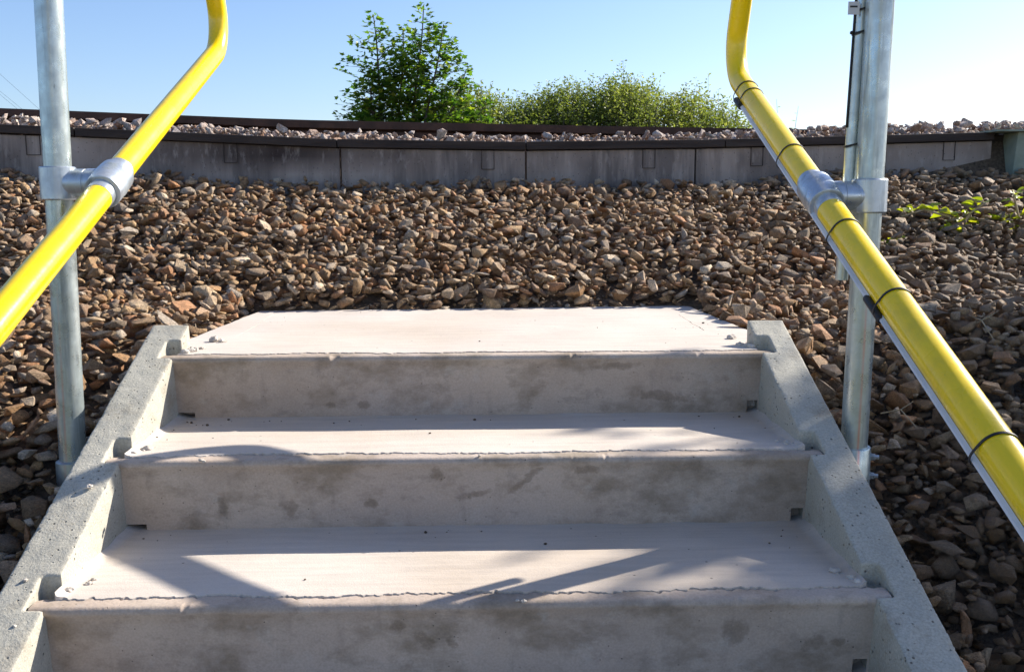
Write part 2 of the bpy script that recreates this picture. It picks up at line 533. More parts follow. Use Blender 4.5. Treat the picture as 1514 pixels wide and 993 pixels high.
def mat_leaf(name, a, b, c, trans, rough=0.45, vary=None):
    m = Mat(name, rough, spec=0.45)
    at = m.n.new('ShaderNodeAttribute'); at.attribute_name = 'tone'
    col = m.ramp(at.outputs['Fac'], [(0.0, a), (0.5, b), (1.0, c)] + ([] if not vary else [(0.97, vary)]))
    m.color(col)
    tr = m.n.new('ShaderNodeBsdfTranslucent')
    m.put(tr.inputs['Color'], m.mix(1.0, col, trans, 'MULTIPLY'))
    mx = m.n.new('ShaderNodeMixShader'); mx.inputs[0].default_value = 0.42
    m.l.new(m.b.outputs[0], mx.inputs[1]); m.l.new(tr.outputs[0], mx.inputs[2])
    m.l.new(mx.outputs[0], m.n['Material Output'].inputs['Surface'])
    return m.m


TREAD = mat_tread(); RISER = mat_riser(); STRING = mat_stringer(); WALL = mat_wall()
STONE_OBJ = mat_stone('ballast_stone', STONE, True, True)
STONE_MIX = mat_stone('ballast_stones', STONE, False, True)
PALE_OBJ = mat_stone('track_stone', STONE_PALE, True)
PALE_MIX = mat_stone('track_stones', STONE_PALE, False)
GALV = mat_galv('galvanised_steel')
GALV_CAST = mat_galv('galvanised_casting', (0.56, 0.61, 0.66), 0.34, False)
YELLOW = mat_yellow()
TIMBER = mat_simple('dark_capping', (0.020, 0.014, 0.012), (0.065, 0.048, 0.040), 8, 0.8, 0.004, (0.3, 3, 3))
RUST = mat_simple('rusty_rail_steel', (0.035, 0.018, 0.012), (0.085, 0.042, 0.028), 12, 0.7, 0.002)
SOIL = mat_simple('gritty_soil', (0.07, 0.050, 0.033), (0.20, 0.145, 0.095), 90, 0.95, 0.012)
DIRT = mat_simple('grassy_ground', (0.05, 0.06, 0.025), (0.12, 0.11, 0.05), 2.0, 0.95, 0.02)
MORTAR = mat_simple('white_mortar', (0.42, 0.37, 0.32), (0.68, 0.62, 0.55), 60, 0.9, 0.004)
BLACK = mat_simple('black_plastic', (0.012, 0.012, 0.013), (0.03, 0.03, 0.032), 40, 0.5)
CONDUIT = mat_simple('grey_plastic_strip', (0.55, 0.58, 0.64), (0.68, 0.70, 0.75), 12, 0.45)
WHITE = mat_simple('white_plastic', (0.6, 0.62, 0.66), (0.72, 0.73, 0.76), 40, 0.5)
BARK = mat_simple('grey_bark', (0.07, 0.055, 0.04), (0.16, 0.13, 0.10), 40, 0.9, 0.003)
STRAW = mat_simple('dry_stem', (0.28, 0.22, 0.13), (0.45, 0.37, 0.25), 40, 0.8)
POSTGREEN = mat_simple('green_stained_post', (0.20, 0.25, 0.20), (0.30, 0.34, 0.27), 14, 0.85, 0.003)
LEAF_MAPLE = mat_leaf('maple_leaf', (0.030, 0.078, 0.018), (0.095, 0.165, 0.020), (0.26, 0.27, 0.030), (2.0, 2.3, 1.0))
LEAF_SHRUB = mat_leaf('willow_leaf', (0.070, 0.095, 0.022), (0.150, 0.175, 0.036), (0.28, 0.28, 0.07), (1.7, 1.9, 1.1))
LEAF_WEED = mat_leaf('bramble_leaf', (0.12, 0.17, 0.015), (0.25, 0.29, 0.02), (0.38, 0.38, 0.03), (2.0, 2.1, 0.8))

# ================================================================== ground
WX = [-6.0, -2.13, -1.84, -1.37, -0.55, 0.20, 0.90, 1.72, 2.24, 6.0]
WY = [2.10, 2.45, 2.48, 2.53, 2.60, 2.60, 2.63, 2.70, 2.74, 3.0]
WT = [0.99, 0.878, 0.870, 0.852, 0.818, 0.805, 0.813, 0.835, 0.850, 0.90]      # top of the capping
WB = [0.80, 0.708, 0.695, 0.682, 0.655, 0.648, 0.655, 0.690, 0.702, 0.76]      # where the stones meet the panels
wy = lambda x: np.interp(x, WX, WY)
wt = lambda x: np.interp(x, WX, WT)
wb = lambda x: np.interp(x, WX, WB)


def fbm(x, y, s, seed=0.0):
    return (np.sin(x * s * 1.7 + seed) * np.cos(y * s * 1.3 - seed * 2) + 0.5 * np.sin(x * s * 3.9 + y * s * 2.7 + seed * 3) + 0.3 * np.cos(x * s * 7.1 - y * s * 5.3 + seed)) / 1.8


def bank_h(x, y):
    x = np.asarray(x, float); y = np.asarray(y, float)
    yw = wy(x); zb = wb(x) - 0.055
    lo = np.interp(y, [-6, -3.2, 0.0, 0.5, 0.95, 1.45], [-1.45, -1.45, -0.165, 0.055, 0.215, 0.262])
    t = np.clip((y - 1.45) / (yw - 1.45), 0, 1)
    hi = 0.262 + (zb - 0.262) * (t ** 0.90)
    h = np.where(y < 1.45, lo, hi)
    ax = np.abs(x)
    # dip beside the posts, slightly higher shoulder away from the stairs
    h = h - 0.035 * np.exp(-((ax - 0.80) / 0.14) ** 2 - ((y - 0.35) / 0.4) ** 2)
    h = h + 0.05 * np.clip((ax - 0.95) / 0.8, 0, 1) * np.clip((1.5 - y) / 0.6, 0, 1) * np.clip((y + 1.5) / 1.0, 0, 1)
    h = h + 0.018 * fbm(x, y, 2.4, 1.0) + 0.010 * fbm(x, y, 6.5, 4.0) * np.clip((y - 1.5) / 0.3, 0, 1)
    # excavated under the stairs and the landing slab
    ins = np.clip((0.66 - ax) / 0.05, 0, 1) * np.clip((1.42 - y) / 0.05, 0, 1)
    return h - ins * 0.16


def grid_sheet(name, xs, ys, hf, mat, kind='structure', uvskip=None):
    X, Y = np.meshgrid(xs, ys)
    Z = hf(X, Y)
    nx, ny = len(xs), len(ys)
    co = np.stack([X, Y, Z], -1).reshape(-1, 3)
    idx = np.arange(nx * ny).reshape(ny, nx)
    q = np.stack([idx[:-1, :-1], idx[:-1, 1:], idx[1:, 1:], idx[1:, :-1]], -1).reshape(-1, 4)
    me = bpy.data.meshes.new(name)
    me.from_pydata(co.tolist(), [], q.tolist())
    me.update()
    o = link_mesh(name, me, mat, smooth=True)
    tag(o, kind=kind)
    return o


ground = grid_sheet('ground', np.concatenate([[-4000, -800, -100, -30], np.linspace(-12, 12, 49), [30, 100, 800, 4000]]),
                    np.concatenate([[-2000, -200, -20], np.linspace(-8, 12, 61), [20, 60, 300, 1500, 5000]]),
                    lambda X, Y: np.where(Y > 2.3, 0.50, np.interp(Y, [-8, -3.2, 0, 1.45, 2.3], [-1.6, -1.6, -0.42, 0.0, 0.35])), DIRT)
bank = grid_sheet('ballast_bank', np.linspace(-5.5, 5.5, 300), np.linspace(-3.4, 2.64, 200),
                  lambda X, Y: bank_h(X, Y) + 0.006 * fbm(X, Y, 31, 2), SOIL)


def bed_h(x, y):
    x = np.asarray(x, float); y = np.asarray(y, float)
    return wt(x) - 0.022 + np.interp(y, [2.4, 2.75, 3.0, 3.4, 4.6, 6.2, 7.6], [0.004, 0.006, 0.022, 0.02, 0.0, -0.08, -0.6]) \
        + np.interp(x, [-2.5, -1.2, -0.7, 0.9, 1.6, 2.4], [-0.008, -0.012, -0.016, -0.016, 0.0, 0.0]) * np.interp(y, [2.55, 2.8], [0, 1])


track_bed = grid_sheet('track_bed', np.linspace(-6, 6, 120), np.concatenate([[2.63], np.linspace(2.78, 7.6, 40)]),
                       lambda X, Y: bed_h(X, Y) - np.where(Y < 2.7, 0.35, 0.0), SOIL)


# ================================================================== stones
def stone_shape(seed):
    r = random.Random(seed)
    bm = bmesh.new()
    e = r.uniform(1.4, 2.6)
    for i in range(r.choice((14, 17, 20, 23))):
        v = Vector((r.gauss(0, 1), r.gauss(0, 1), r.gauss(0, 1))).normalized()
        # mix of box and ball so that the faces come out flat and angular
        mx = max(abs(v.x), abs(v.y), abs(v.z))
        v = v.lerp(v / mx * 0.85, r.uniform(0.65, 1.05)) * r.uniform(0.82, 1.06)
        bm.verts.new(v)
    # a couple of straight fractures
    for i in range(3):
        n = Vector((r.gauss(0, 1), r.gauss(0, 1), r.gauss(0, 1))).normalized()
        d = r.uniform(0.30, 0.65)
        for v in bm.verts:
            s = v.co.dot(n)
            if s > d: v.co -= n * (s - d)
    res = bmesh.ops.convex_hull(bm, input=bm.verts)
    bmesh.ops.delete(bm, geom=list(dict.fromkeys(g for g in res['geom_interior'] + res['geom_unused'] if isinstance(g, bmesh.types.BMVert))), context='VERTS')
    bmesh.ops.dissolve_degenerate(bm, dist=0.03, edges=bm.edges)
    bmesh.ops.triangulate(bm, faces=bm.faces)
    bmesh.ops.recalc_face_normals(bm, faces=bm.faces)
    for v in bm.verts: v.co *= r.uniform(0.90, 1.08)
    bm.verts.ensure_lookup_table()
    co = np.array([v.co[:] for v in bm.verts])
    f = np.array([[v.index for v in fc.verts] for fc in bm.faces])
    bm.free()
    return co, f


SHAPES = [stone_shape(100 + i) for i in range(18)]


def rot_mats(n, tilt):
    """random spin, plus a tilt of the stone's short axis away from vertical"""
    a = rng.uniform(0, 2 * np.pi, n); b = rng.normal(0, tilt, n); c = rng.uniform(0, 2 * np.pi, n)
    ca, sa, cb, sb, cc, sc_ = np.cos(a), np.sin(a), np.cos(b), np.sin(b), np.cos(c), np.sin(c)
    Z1 = np.zeros((n, 3, 3)); Z1[:, 0, 0] = ca; Z1[:, 0, 1] = -sa; Z1[:, 1, 0] = sa; Z1[:, 1, 1] = ca; Z1[:, 2, 2] = 1
    X = np.zeros((n, 3, 3)); X[:, 0, 0] = 1; X[:, 1, 1] = cb; X[:, 1, 2] = -sb; X[:, 2, 1] = sb; X[:, 2, 2] = cb
    Z2 = np.zeros((n, 3, 3)); Z2[:, 0, 0] = cc; Z2[:, 0, 1] = -sc_; Z2[:, 1, 0] = sc_; Z2[:, 1, 1] = cc; Z2[:, 2, 2] = 1
    return Z1 @ X @ Z2


def project(P):
    d = P - np.array(CAM_POS)
    z = d @ np.array(fwd)
    f = 1396.09
    return 757 + f * (d @ np.array(r2)) / z, 496.5 - f * (d @ np.array(u2)) / z, z


def pile(x0, x1, y0, y1, hf, n, size_f, ok, res=0.006, tilt=0.55):
    """drop stones one after another onto a height map; returns centres, rotations, half-axes"""
    nx = int((x1 - x0) / res); ny = int((y1 - y0) / res)
    gx = x0 + (np.arange(nx) + 0.5) * res; gy = y0 + (np.arange(ny) + 0.5) * res
    GX, GY = np.meshgrid(gx, gy)
    H = hf(GX, GY)
    px = rng.uniform(x0 + 0.06, x1 - 0.06, n); py = rng.uniform(y0 + 0.06, y1 - 0.06, n)
    a = size_f(px, py) * np.exp(rng.normal(-0.10, 0.42, n).clip(-1.0, 0.62))
    b = a * rng.uniform(0.55, 0.95, n); c = a * rng.uniform(0.28, 0.64, n)
    Rm = rot_mats(n, tilt)
    keep = ok(px, py, a)
    order = np.where(keep)[0]
    # small ones settle first, larger ones tend to end on top
    C = np.zeros((n, 3)); done = []
    for i in order:
        A = Rm[i] * np.array([a[i], b[i], c[i]])       # columns scaled
        ex = np.sqrt((A ** 2).sum(1))                  # half extents of the ellipsoid
        i0 = int((px[i] - ex[0] - x0) / res); i1 = int((px[i] + ex[0] - x0) / res) + 1
        j0 = int((py[i] - ex[1] - y0) / res); j1 = int((py[i] + ex[1] - y0) / res) + 1
        i0 = max(i0, 0); j0 = max(j0, 0); i1 = min(i1, nx); j1 = min(j1, ny)
        if i1 - i0 < 2 or j1 - j0 < 2: continue
        sub = H[j0:j1, i0:i1]
        dx = (gx[i0:i1] - px[i]) / ex[0]; dy = (gy[j0:j1] - py[i]) / ex[1]
        q = 1 - dx[None, :] ** 2 - dy[:, None] ** 2
        inside = q > 0
        dome = np.sqrt(np.clip(q, 0, 1)) * ex[2]
        hb = (sub + dome * 0.85)[inside]
        if len(hb) < 2: continue
        zc = np.partition(hb, int(len(hb) * 0.80))[int(len(hb) * 0.80)] - ex[2] * 0.12
        # do not stack columns
        base = hf(px[i], py[i])
        if zc > base + size_f(px[i], py[i]) * 2.6 + 0.012: continue
        C[i] = (px[i], py[i], zc)
        np.maximum(sub, np.where(inside, zc + dome * 0.88, -9), out=sub)
        done.append(i)
    done = np.array(done)
    return C[done], Rm[done], np.stack([a, b, c], 1)[done]


def vis_rank(C, ax, H_ok=None):
    x, y, z = project(C)
    px = ax.max(1) * 2 * 1396 / z
    infr = (x > 5) & (x < 1505) & (y > 5) & (y < 988) & (z > 0.2)
    return np.where(infr, px, -1)


def make_stones(C, Rm, ax, parent, mat_obj, mat_mix, top_mask, nsingle=300):
    n = len(C)
    score = vis_rank(C, ax)
    score = np.where(top_mask, score, -1)
    pick = np.argsort(-score)[:nsingle]
    pick = pick[score[pick] > 0]
    single = np.zeros(n, bool); single[pick] = True
    shape = rng.integers(0, len(SHAPES), n)
    meshes = []
    for k, (co, f) in enumerate(SHAPES):
        me = bpy.data.meshes.new('stone')
        me.from_pydata(co.tolist(), [], f.tolist()); me.materials.append(mat_obj); me.update()
        meshes.append(me)
    for i in pick:
        o = bpy.data.objects.new('stone', meshes[shape[i]])
        COL.objects.link(o)
        o.parent = parent
        A = np.eye(4); A[:3, :3] = Rm[i] * ax[i]; A[:3, 3] = C[i] - np.array(wloc(parent))
        o.matrix_local = Matrix(A.tolist())
    vs, fs, tn = [], [], []
    off = 0
    for k, (co, f) in enumerate(SHAPES):
        ii = np.where((~single) & (shape == k))[0]
        if len(ii) == 0: continue
        A = Rm[ii] * ax[ii][:, None, :]
        V = np.einsum('nij,vj->nvi', A, co) + C[ii][:, None, :]
        F = f[None] + (np.arange(len(ii)) * len(co))[:, None, None] + off
        vs.append(V.reshape(-1, 3)); fs.append(F.reshape(-1, 3))
        tn.append(np.repeat(rng.uniform(0, 1, len(ii)), len(f)))
        off += len(ii) * len(co)
    V = np.concatenate(vs); F = np.concatenate(fs); T = np.concatenate(tn)
    fast_mesh('stones', V, F, T, mat_mix, parent, 'stuff')


def fast_mesh(name, V, F, T, mat, parent=None, kind=None, smooth=False):
    """V: verts, F: equal-sized faces, T: one value per face"""
    if parent is not None: V = V - np.array(wloc(parent))
    k = F.shape[1]
    me = bpy.data.meshes.new(name)
    me.vertices.add(len(V)); me.vertices.foreach_set('co', V.astype(np.float32).ravel())
    me.loops.add(F.size); me.loops.foreach_set('vertex_index', F.astype(np.int32).ravel())
    me.polygons.add(len(F)); me.polygons.foreach_set('loop_start', (np.arange(len(F)) * k).astype(np.int32))
    me.update(calc_edges=True)
    if T is not None:
        at = me.attributes.new('tone', 'FLOAT', 'FACE')
        at.data.foreach_set('value', T.astype(np.float32))
    me.materials.append(mat)
    me.validate()
    o = bpy.data.objects.new(name, me)
    COL.objects.link(o)
    if parent: o.parent = parent
    if kind: o['kind'] = kind
    if smooth: me.shade_smooth()
    return o


def bank_ok(x, y, a):
    ax = np.abs(x)
    stair = (ax < 0.683 + a * 0.7) & (y < 0.724 + a * 0.7)
    slab = (ax < 0.635 + a * 0.35) & (y < 1.428 + x * 0.042 - 0.006)
    wall = y > wy(x) - a * 0.9 - 0.012
    post = ((ax - 0.72) ** 2 + (y - 0.40) ** 2 < (0.035 + a) ** 2) & (x > 0) | ((x + 0.755) ** 2 + (y - 0.48) ** 2 < (0.03 + a) ** 2)
    P = np.stack([x, y, bank_h(x, y) + 0.05], -1)
    u, v, z = project(P)
    infr = (z > 0.15) & (u > -250) & (u < 1764) & (v < 1250)
    return ~(stair | slab | wall | post) & infr


def bank_size(x, y):
    s = 0.0212 + 0.009 * np.clip((1.3 - y) / 1.6, 0, 1)
    s = s - 0.007 * np.clip((x - 0.5) / 0.3, 0, 1) * np.clip((1.0 - y) / 0.5, 0, 1)
    return s


# grit between the stones
Cg, Rg, Ag = pile(-3.0, 3.3, -1.2, 2.72, bank_h, 60000, lambda x, y: 0.0065 + 0.003 * (y < 0.8), bank_ok, res=0.006)
fine_T = []
C1, R1, A1 = pile(-3.0, 3.3, -1.2, 2.72, bank_h, 90000, bank_size, bank_ok)
x_, y_, z_ = project(C1)
base_ = bank_h(C1[:, 0], C1[:, 1])
topm = (C1[:, 2] - base_) > 0.012
n_top = len(C1)
make_stones(C1, R1, A1, bank, STONE_OBJ, STONE_MIX, topm & (np.arange(n_top) > n_top * 0.55))


def grit(C, Rm, ax, parent, mat):
    V0 = np.array([[1, 0, 0], [-1, 0, 0], [0, 1, 0], [0, -1, 0], [0, 0, 1], [0, 0, -1.0]])
    F0 = np.array([[0, 2, 4], [2, 1, 4], [1, 3, 4], [3, 0, 4], [2, 0, 5], [1, 2, 5], [3, 1, 5], [0, 3, 5]])
    A = Rm * ax[:, None, :]
    V = np.einsum('nij,vj->nvi', A, V0) + C[:, None, :]
    F = F0[None] + (np.arange(len(C)) * 6)[:, None, None]
    fast_mesh('grit', V.reshape(-1, 3), F.reshape(-1, 3), np.repeat(rng.uniform(0, 1, len(C)), 8), mat, parent, 'stuff')


grit(Cg, Rg, Ag, bank, STONE_MIX)
print('bank stones', len(C1), 'grit', len(Cg))


def bed_ok(x, y, a):
    return (y > wy(x) + 0.055) & ~((y > 3.09) & (y < 3.21))


C2, R2, A2 = pile(-3.2, 3.6, 2.5, 4.0, bed_h, 22000, lambda x, y: 0.0185 + 0 * x, bed_ok, tilt=0.8)
make_stones(C2, R2, A2, track_bed, PALE_OBJ, PALE_MIX, C2[:, 1] < 3.1, 300)

# ================================================================== staircase
stairs = empty('concrete_staircase', (0, 0, 0), 'precast concrete steps with pale treads climbing to the landing slab on the ballast bank', 'staircase')


def wob(x, s, amp, seed=0.0):
    return amp * mnoise.noise(Vector((x * s, seed * 7.3, seed * 3.1))) + amp * 0.6 * mnoise.noise(Vector((x * s * 3.1, seed * 5.3, 9.0))) + amp * 0.35 * mnoise.noise(Vector((x * s * 9.0, seed * 2.3, 4.0)))


def crack_y(x, k):
    """line where the screed meets the nosing of the riser unit"""
    return k * G + 0.031 + wob(x, 7.0, 0.009, k + 3.0) + 0.0055 * mnoise.noise(Vector((x * 70, k * 2.0, 1.7))) + 0.0030 * mnoise.noise(Vector((x * 190, k * 2.0, 5.7)))


def stringer(side):
    x_in, x_n, x_out = HW, HW + 0.028, 0.677
    ye = 0.722
    zt = lambda y: R * 0 + S * y
    poly = [(-1.0, zt(-1.0)), (ye, zt(ye)), (ye, zt(ye) - 0.22), (-1.0, zt(-1.0) - 0.22)]
    bm = bmesh.new()
    add_prism(bm, poly, *(sorted((side * x_in, side * x_out))))
    body = build('stringer', bm, None)
    bmc = bmesh.new()
    for k in range(-3, 3):
        x0, x1 = sorted((side * (x_in - 0.02), side * x_n))
        add_box(bmc, x0, x1, k * G - 0.001, k * G + 0.060, k * R - 0.012, k * R + 0.2)
    bmesh.ops.recalc_face_normals(bmc, faces=bmc.faces)
    cut = build('cutter', bmc, None)
    b = body.modifiers.new('b', 'BOOLEAN'); b.object = cut; b.operation = 'DIFFERENCE'; b.solver = 'EXACT'
    rm = body.modifiers.new('r', 'REMESH'); rm.mode = 'VOXEL'; rm.voxel_size = 0.0030
    dg = bpy.context.evaluated_depsgraph_get()
    me = bpy.data.meshes.new_from_object(body.evaluated_get(dg))
    bpy.data.objects.remove(body); bpy.data.objects.remove(cut)
    n = len(me.vertices)
    co = np.empty(n * 3, np.float32); me.vertices.foreach_get('co', co); co = co.reshape(-1, 3)
    nr = np.empty(n * 3, np.float32); me.vertices.foreach_get('normal', nr); nr = nr.reshape(-1, 3)
    # chips along the long edges, gentle unevenness elsewhere
    ax = np.abs(co[:, 0]); dz = co[:, 2] - S * co[:, 1]
    edge = np.exp(-((ax - x_out) / 0.006) ** 2) + np.exp(-((ax - x_in) / 0.005) ** 2)
    edge *= np.exp(-(dz / 0.008) ** 2)
    d = np.zeros(n, np.float32)
    vis = dz > -0.17
    for i in np.where(vis)[0]:
        c = Vector(co[i].tolist())
        v = 0.0007 * mnoise.noise(c * 45)
        if edge[i] > 0.1:
            w = mnoise.noise(c * 60) + 0.7 * mnoise.noise(c * 150)
            v -= edge[i] * (0.0004 + 0.0060 * max(0.0, w - 0.42))
        d[i] = v
    co += nr * d[:, None]
    me.vertices.foreach_set('co', co.ravel())
    me.update()
    o = link_mesh('stringer', me, STRING, stairs, smooth=True)
    return o


stringer(-1); stringer(1)


def riser(k):
    """L-shaped unit: rounded nosing on top, upright face below"""
    y0, z0 = k * G, k * R
    zb_ = (k - 1) * R - 0.03
    # profile from the bottom of the face, up and over the nosing to the ragged back edge
    prof = []
    nz = 10
    for i in range(nz + 1):
        t = i / nz
        prof.append((y0 + 0.004 + UN * (1 - t), zb_ + (z0 - 0.017 - zb_) * t, 'f'))
    for a in range(0, 7):
        an = math.radians(a * 15)
        prof.append((y0 + 0.0105 - 0.0105 * math.cos(an), z0 - 0.0118 + 0.0105 * math.sin(an), 'n'))
    prof.append((y0 + 0.020, z0 - 0.0010, 't'))
    prof.append((0, z0 - 0.0012, 'c'))
    prof.append((0, z0 - 0.0040, 'd'))
    prof.append((0, z0 - 0.030, 'd'))
    x_a, x_b = -HW - 0.0245, HW + 0.0245
    N = 760
    bm = bmesh.new()
    rows = []
    for i in range(N + 1):
        x = x_a + (x_b - x_a) * i / N
        row = []
        for (y, z, c) in prof:
            yy, zz = y, z
            if c == 'c': yy = crack_y(x, k) - 0.0002 - 0.0060 * max(0.0, mnoise.noise(Vector((x * 75, k, 0))))
            if c == 'd': yy = crack_y(x, k) - 0.0022
            if c in 'fn':
                yy += 0.0012 * mnoise.noise(Vector((x * 3, z * 6, k))) + 0.0005 * mnoise.noise(Vector((x * 40, z * 40, k)))
            if c == 'n':
                h = max(0.0, mnoise.noise(Vector((x * 31, k * 3.0, 3.3))) - 0.55)
                yy += 0.02 * h; zz -= 0.012 * h
            row.append(bm.verts.new((x, yy, zz)))
        rows.append(row)
    for i in range(N):
        xm = x_a + (x_b - x_a) * (i + 0.5) / N
        for j in range(len(prof) - 1):
            zm = 0.5 * (prof[j][1] + prof[j + 1][1])
            if prof[j][2] == 'f' and prof[j + 1][2] == 'f' and k <= 2:
                lz = zm - (k - 1) * R
                # small casting slots at the foot of the face
                if xm < -HW + 0.035 and 0.0 < lz < 0.014: continue
                if HW - 0.024 < xm < HW - 0.004 and 0.0 < lz < 0.028: continue
            bm.faces.new((rows[i][j], rows[i][j + 1], rows[i + 1][j + 1], rows[i + 1][j]))
    bmesh.ops.recalc_face_normals(bm, faces=bm.faces)
    if bm.faces[0].normal.y > 0: bmesh.ops.reverse_faces(bm, faces=bm.faces)
    # inner back wall so that the slots read as holes
    add_box(bm, x_a, x_b, y0 + 0.045, y0 + 0.050, zb_, z0 - 0.03)
    o = build('riser', bm, RISER, stairs)
    autosmooth(o, 50)
    return o


def tread(k):
    z0 = k * R + 0.0006
    N, Mr = 760, 22
    x_a, x_b = -HW - 0.0005, HW + 0.0005
    bm = bmesh.new()
    y1 = (k + 1) * G + UN + 0.03
    rows = []
    for i in range(N + 1):
        x = x_a + (x_b - x_a) * i / N
        yc = crack_y(x, k) + 0.0050 * max(0.015, 0.26 + mnoise.noise(Vector((x * 9, k, 3.0))) + 0.8 * mnoise.noise(Vector((x * 120, k, 3.0))))
        row = [bm.verts.new((x, yc + 0.0004, z0 - 0.03)), bm.verts.new((x, yc, z0 - 0.003))]
        for j in range(Mr + 1):
            t = j / Mr
            y = yc + 0.001 + (y1 - yc) * t
            z = z0 + 0.0013 * mnoise.noise(Vector((x * 5, y * 9, k)))
            ed = min(x - x_a, x_b - x)
            # mortar fillet at the stringers and at the foot of the next riser
            z += 0.012 * max(0.0, 1 - ed / 0.022) ** 2 * (0.55 + 0.6 * mnoise.noise(Vector((x * 2 + y * 16, k, 1))))
            fr = max(0.0, 1 - abs((k + 1) * G + UN - y) / 0.016) if y < (k + 1) * G + UN else 1
            z += 0.004 * fr * (0.6 + 0.5 * mnoise.noise(Vector((x * 12, k, 6))))
            row.append(bm.verts.new((x, y, z)))
        rows.append(row)
    for i in range(N):
        for j in range(Mr + 2):
            bm.faces.new((rows[i][j], rows[i + 1][j], rows[i + 1][j + 1], rows[i][j + 1]))
    bm.normal_update()
    o = build('tread', bm, TREAD, stairs)
    autosmooth(o, 50)
    return o


for k in range(-2, 3): riser(k)
for k in range(-2, 2): tread(k)


# landing slab in three pours with hairline joints
def ragged(xa, ya, xb, yb, n, amp, seed):
    out = []
    for i in range(n + 1):
        t = i / n
        x = xa + (xb - xa) * t; y = ya + (yb - ya) * t
        L = math.hypot(xb - xa, yb - ya)
        nx_, ny_ = -(yb - ya) / L, (xb - xa) / L
        w = wob(t * L, 14, amp, seed)
        out.append((x + nx_ * w, y + ny_ * w))
    return out


zl = 2 * R + 0.0006
front = []
for i in range(761):
    x = -HW - 0.0005 + (2 * HW + 0.001) * i / 760
    front.append((x, crack_y(x, 2) + 0.0030 * max(0.12, 0.35 + mnoise.noise(Vector((x * 9, 2, 3.0))) + 0.8 * mnoise.noise(Vector((x * 120, 2, 3.0))))))
cl = ragged(-0.545, 0.90, -0.556, 1.385, 60, 0.004, 5)
cr_ = ragged(0.553, 0.93, 0.556, 1.24, 50, 0.004, 8)
bm = bmesh.new()
poly = front + [(HW, 0.735), (0.640, 0.760), (0.660, 0.90)] + ragged(0.660, 0.90, 0.626, 1.452, 40, 0.0035, 2) \
    + ragged(0.626, 1.452, -0.610, 1.40, 120, 0.004, 4)[1:] + ragged(-0.610, 1.40, -0.646, 0.80, 40, 0.0035, 6)[1:] + [(-0.640, 0.76), (-HW, 0.735)]
add_slab(bm, poly, zl - 0.12, zl)
# cut hairline joints as narrow grooves
land = build('landing_slab', bm, TREAD, stairs)
bmc = bmesh.new()
for line in (cl, cr_):
    w = [0.0004 + 0.0012 * max(0, mnoise.noise(Vector((p[1] * 40, p[0], 2))) + 0.35) for p in line]
    pl = [(x - a, y) for (x, y), a in zip(line, w)] + [(x + a, y) for (x, y), a in list(zip(line, w))[::-1]]
    add_slab(bmc, pl, zl - 0.02, zl + 0.01)
cut = build('cutter', bmc, None)
b = land.modifiers.new('b', 'BOOLEAN'); b.object = cut; b.operation = 'DIFFERENCE'; b.solver = 'EXACT'
dg = bpy.context.evaluated_depsgraph_get()
me = bpy.data.meshes.new_from_object(land.evaluated_get(dg))
old = land.data; land.modifiers.clear(); land.data = me; bpy.data.objects.remove(cut)


# mortar crumbs in the notches and along the joints
def crumb(bm, c, r, seed):
    res = bmesh.ops.create_icosphere(bm, subdivisions=2, radius=1)
    for v in res['verts']:
        f = 1 + 0.45 * mnoise.noise(v.co * 1.6 + Vector((seed, seed * 2, 0))) + 0.25 * mnoise.noise(v.co * 4 + Vector((seed, 0, 0)))
        v.co = Vector(c) + Vector((v.co.x * r[0] * f, v.co.y * r[1] * f, v.co.z * r[2] * f))


bm = bmesh.new()
sd = 1.0
for k in range(-1, 3):
    for s in (-1, 1):
        for j in range(6):
            sd += 1.7
            t = random.random()
            x = s * (HW - 0.006 - 0.026 * t + random.uniform(-.004, .004)); y = k * G + 0.044 + 0.05 * t + random.uniform(-.008, .012)
            if s * x > HW - 0.001 and y > k * G + 0.043: y = k * G + 0.040
            q = random.uniform(0.002, 0.0075)
            crumb(bm, (x, y, k * R + q * 0.35), (q * 1.3, q, q * 0.75), sd)
for c, q in (((-0.625, 0.235, 0.108), 0.006), ((-0.648, 0.05, 0.023), 0.004), ((-0.585, -0.245, -0.105), 0.012), ((-0.596, -0.26, -0.112), 0.010), ((-0.607, -0.275, -0.12), 0.009),
             ((-0.628, -0.028, -0.012), 0.003), ((-0.573, 0.81, 0.268), 0.012), ((-0.555, 0.802, 0.265), 0.009), ((0.585, 0.79, 0.266), 0.011),
             ((-0.46, 0.302, 0.132), 0.005), ((-0.455, 0.3, 0.130), 0.004), ((0.085, 0.002, 0.0), 0.004), ((0.076, 0.004, 0.0), 0.003), ((0.02, 0.31, 0.132), 0.003)):
    sd += 2.3
    crumb(bm, c, (q, q * 0.9, q * 0.6), sd)
mo = build('mortar_crumbs', bm, MORTAR, stairs)
mo['kind'] = 'stuff'
# dark grit scattered on the treads
bm = bmesh.new()
for i in range(60):
    k = random.choice((0, 0, 1, 1, 1, 2))
    y = k * G + random.uniform(0.05, 0.30) if random.random() < 0.4 else (k + 1) * G - abs(random.gauss(0, 0.05))
    if k == 2: y = random.uniform(0.68, 1.38)
    x = random.uniform(-0.57, 0.57) if random.random() < 0.6 else random.choice((-1, 1)) * (0.59 - abs(random.gauss(0, 0.07)))
    q = 0.0007 + 0.0020 * random.random() ** 3
    crumb(bm, (x, y, k * R + q * 0.6 + 0.0008), (q * 1.3, q, q * 0.8), i * 1.3)
gr = build('loose_grit', bm, SOIL, stairs)
gr['kind'] = 'stuff'


# ================================================================== handrails
TR = 0.02415          # radius of the tube


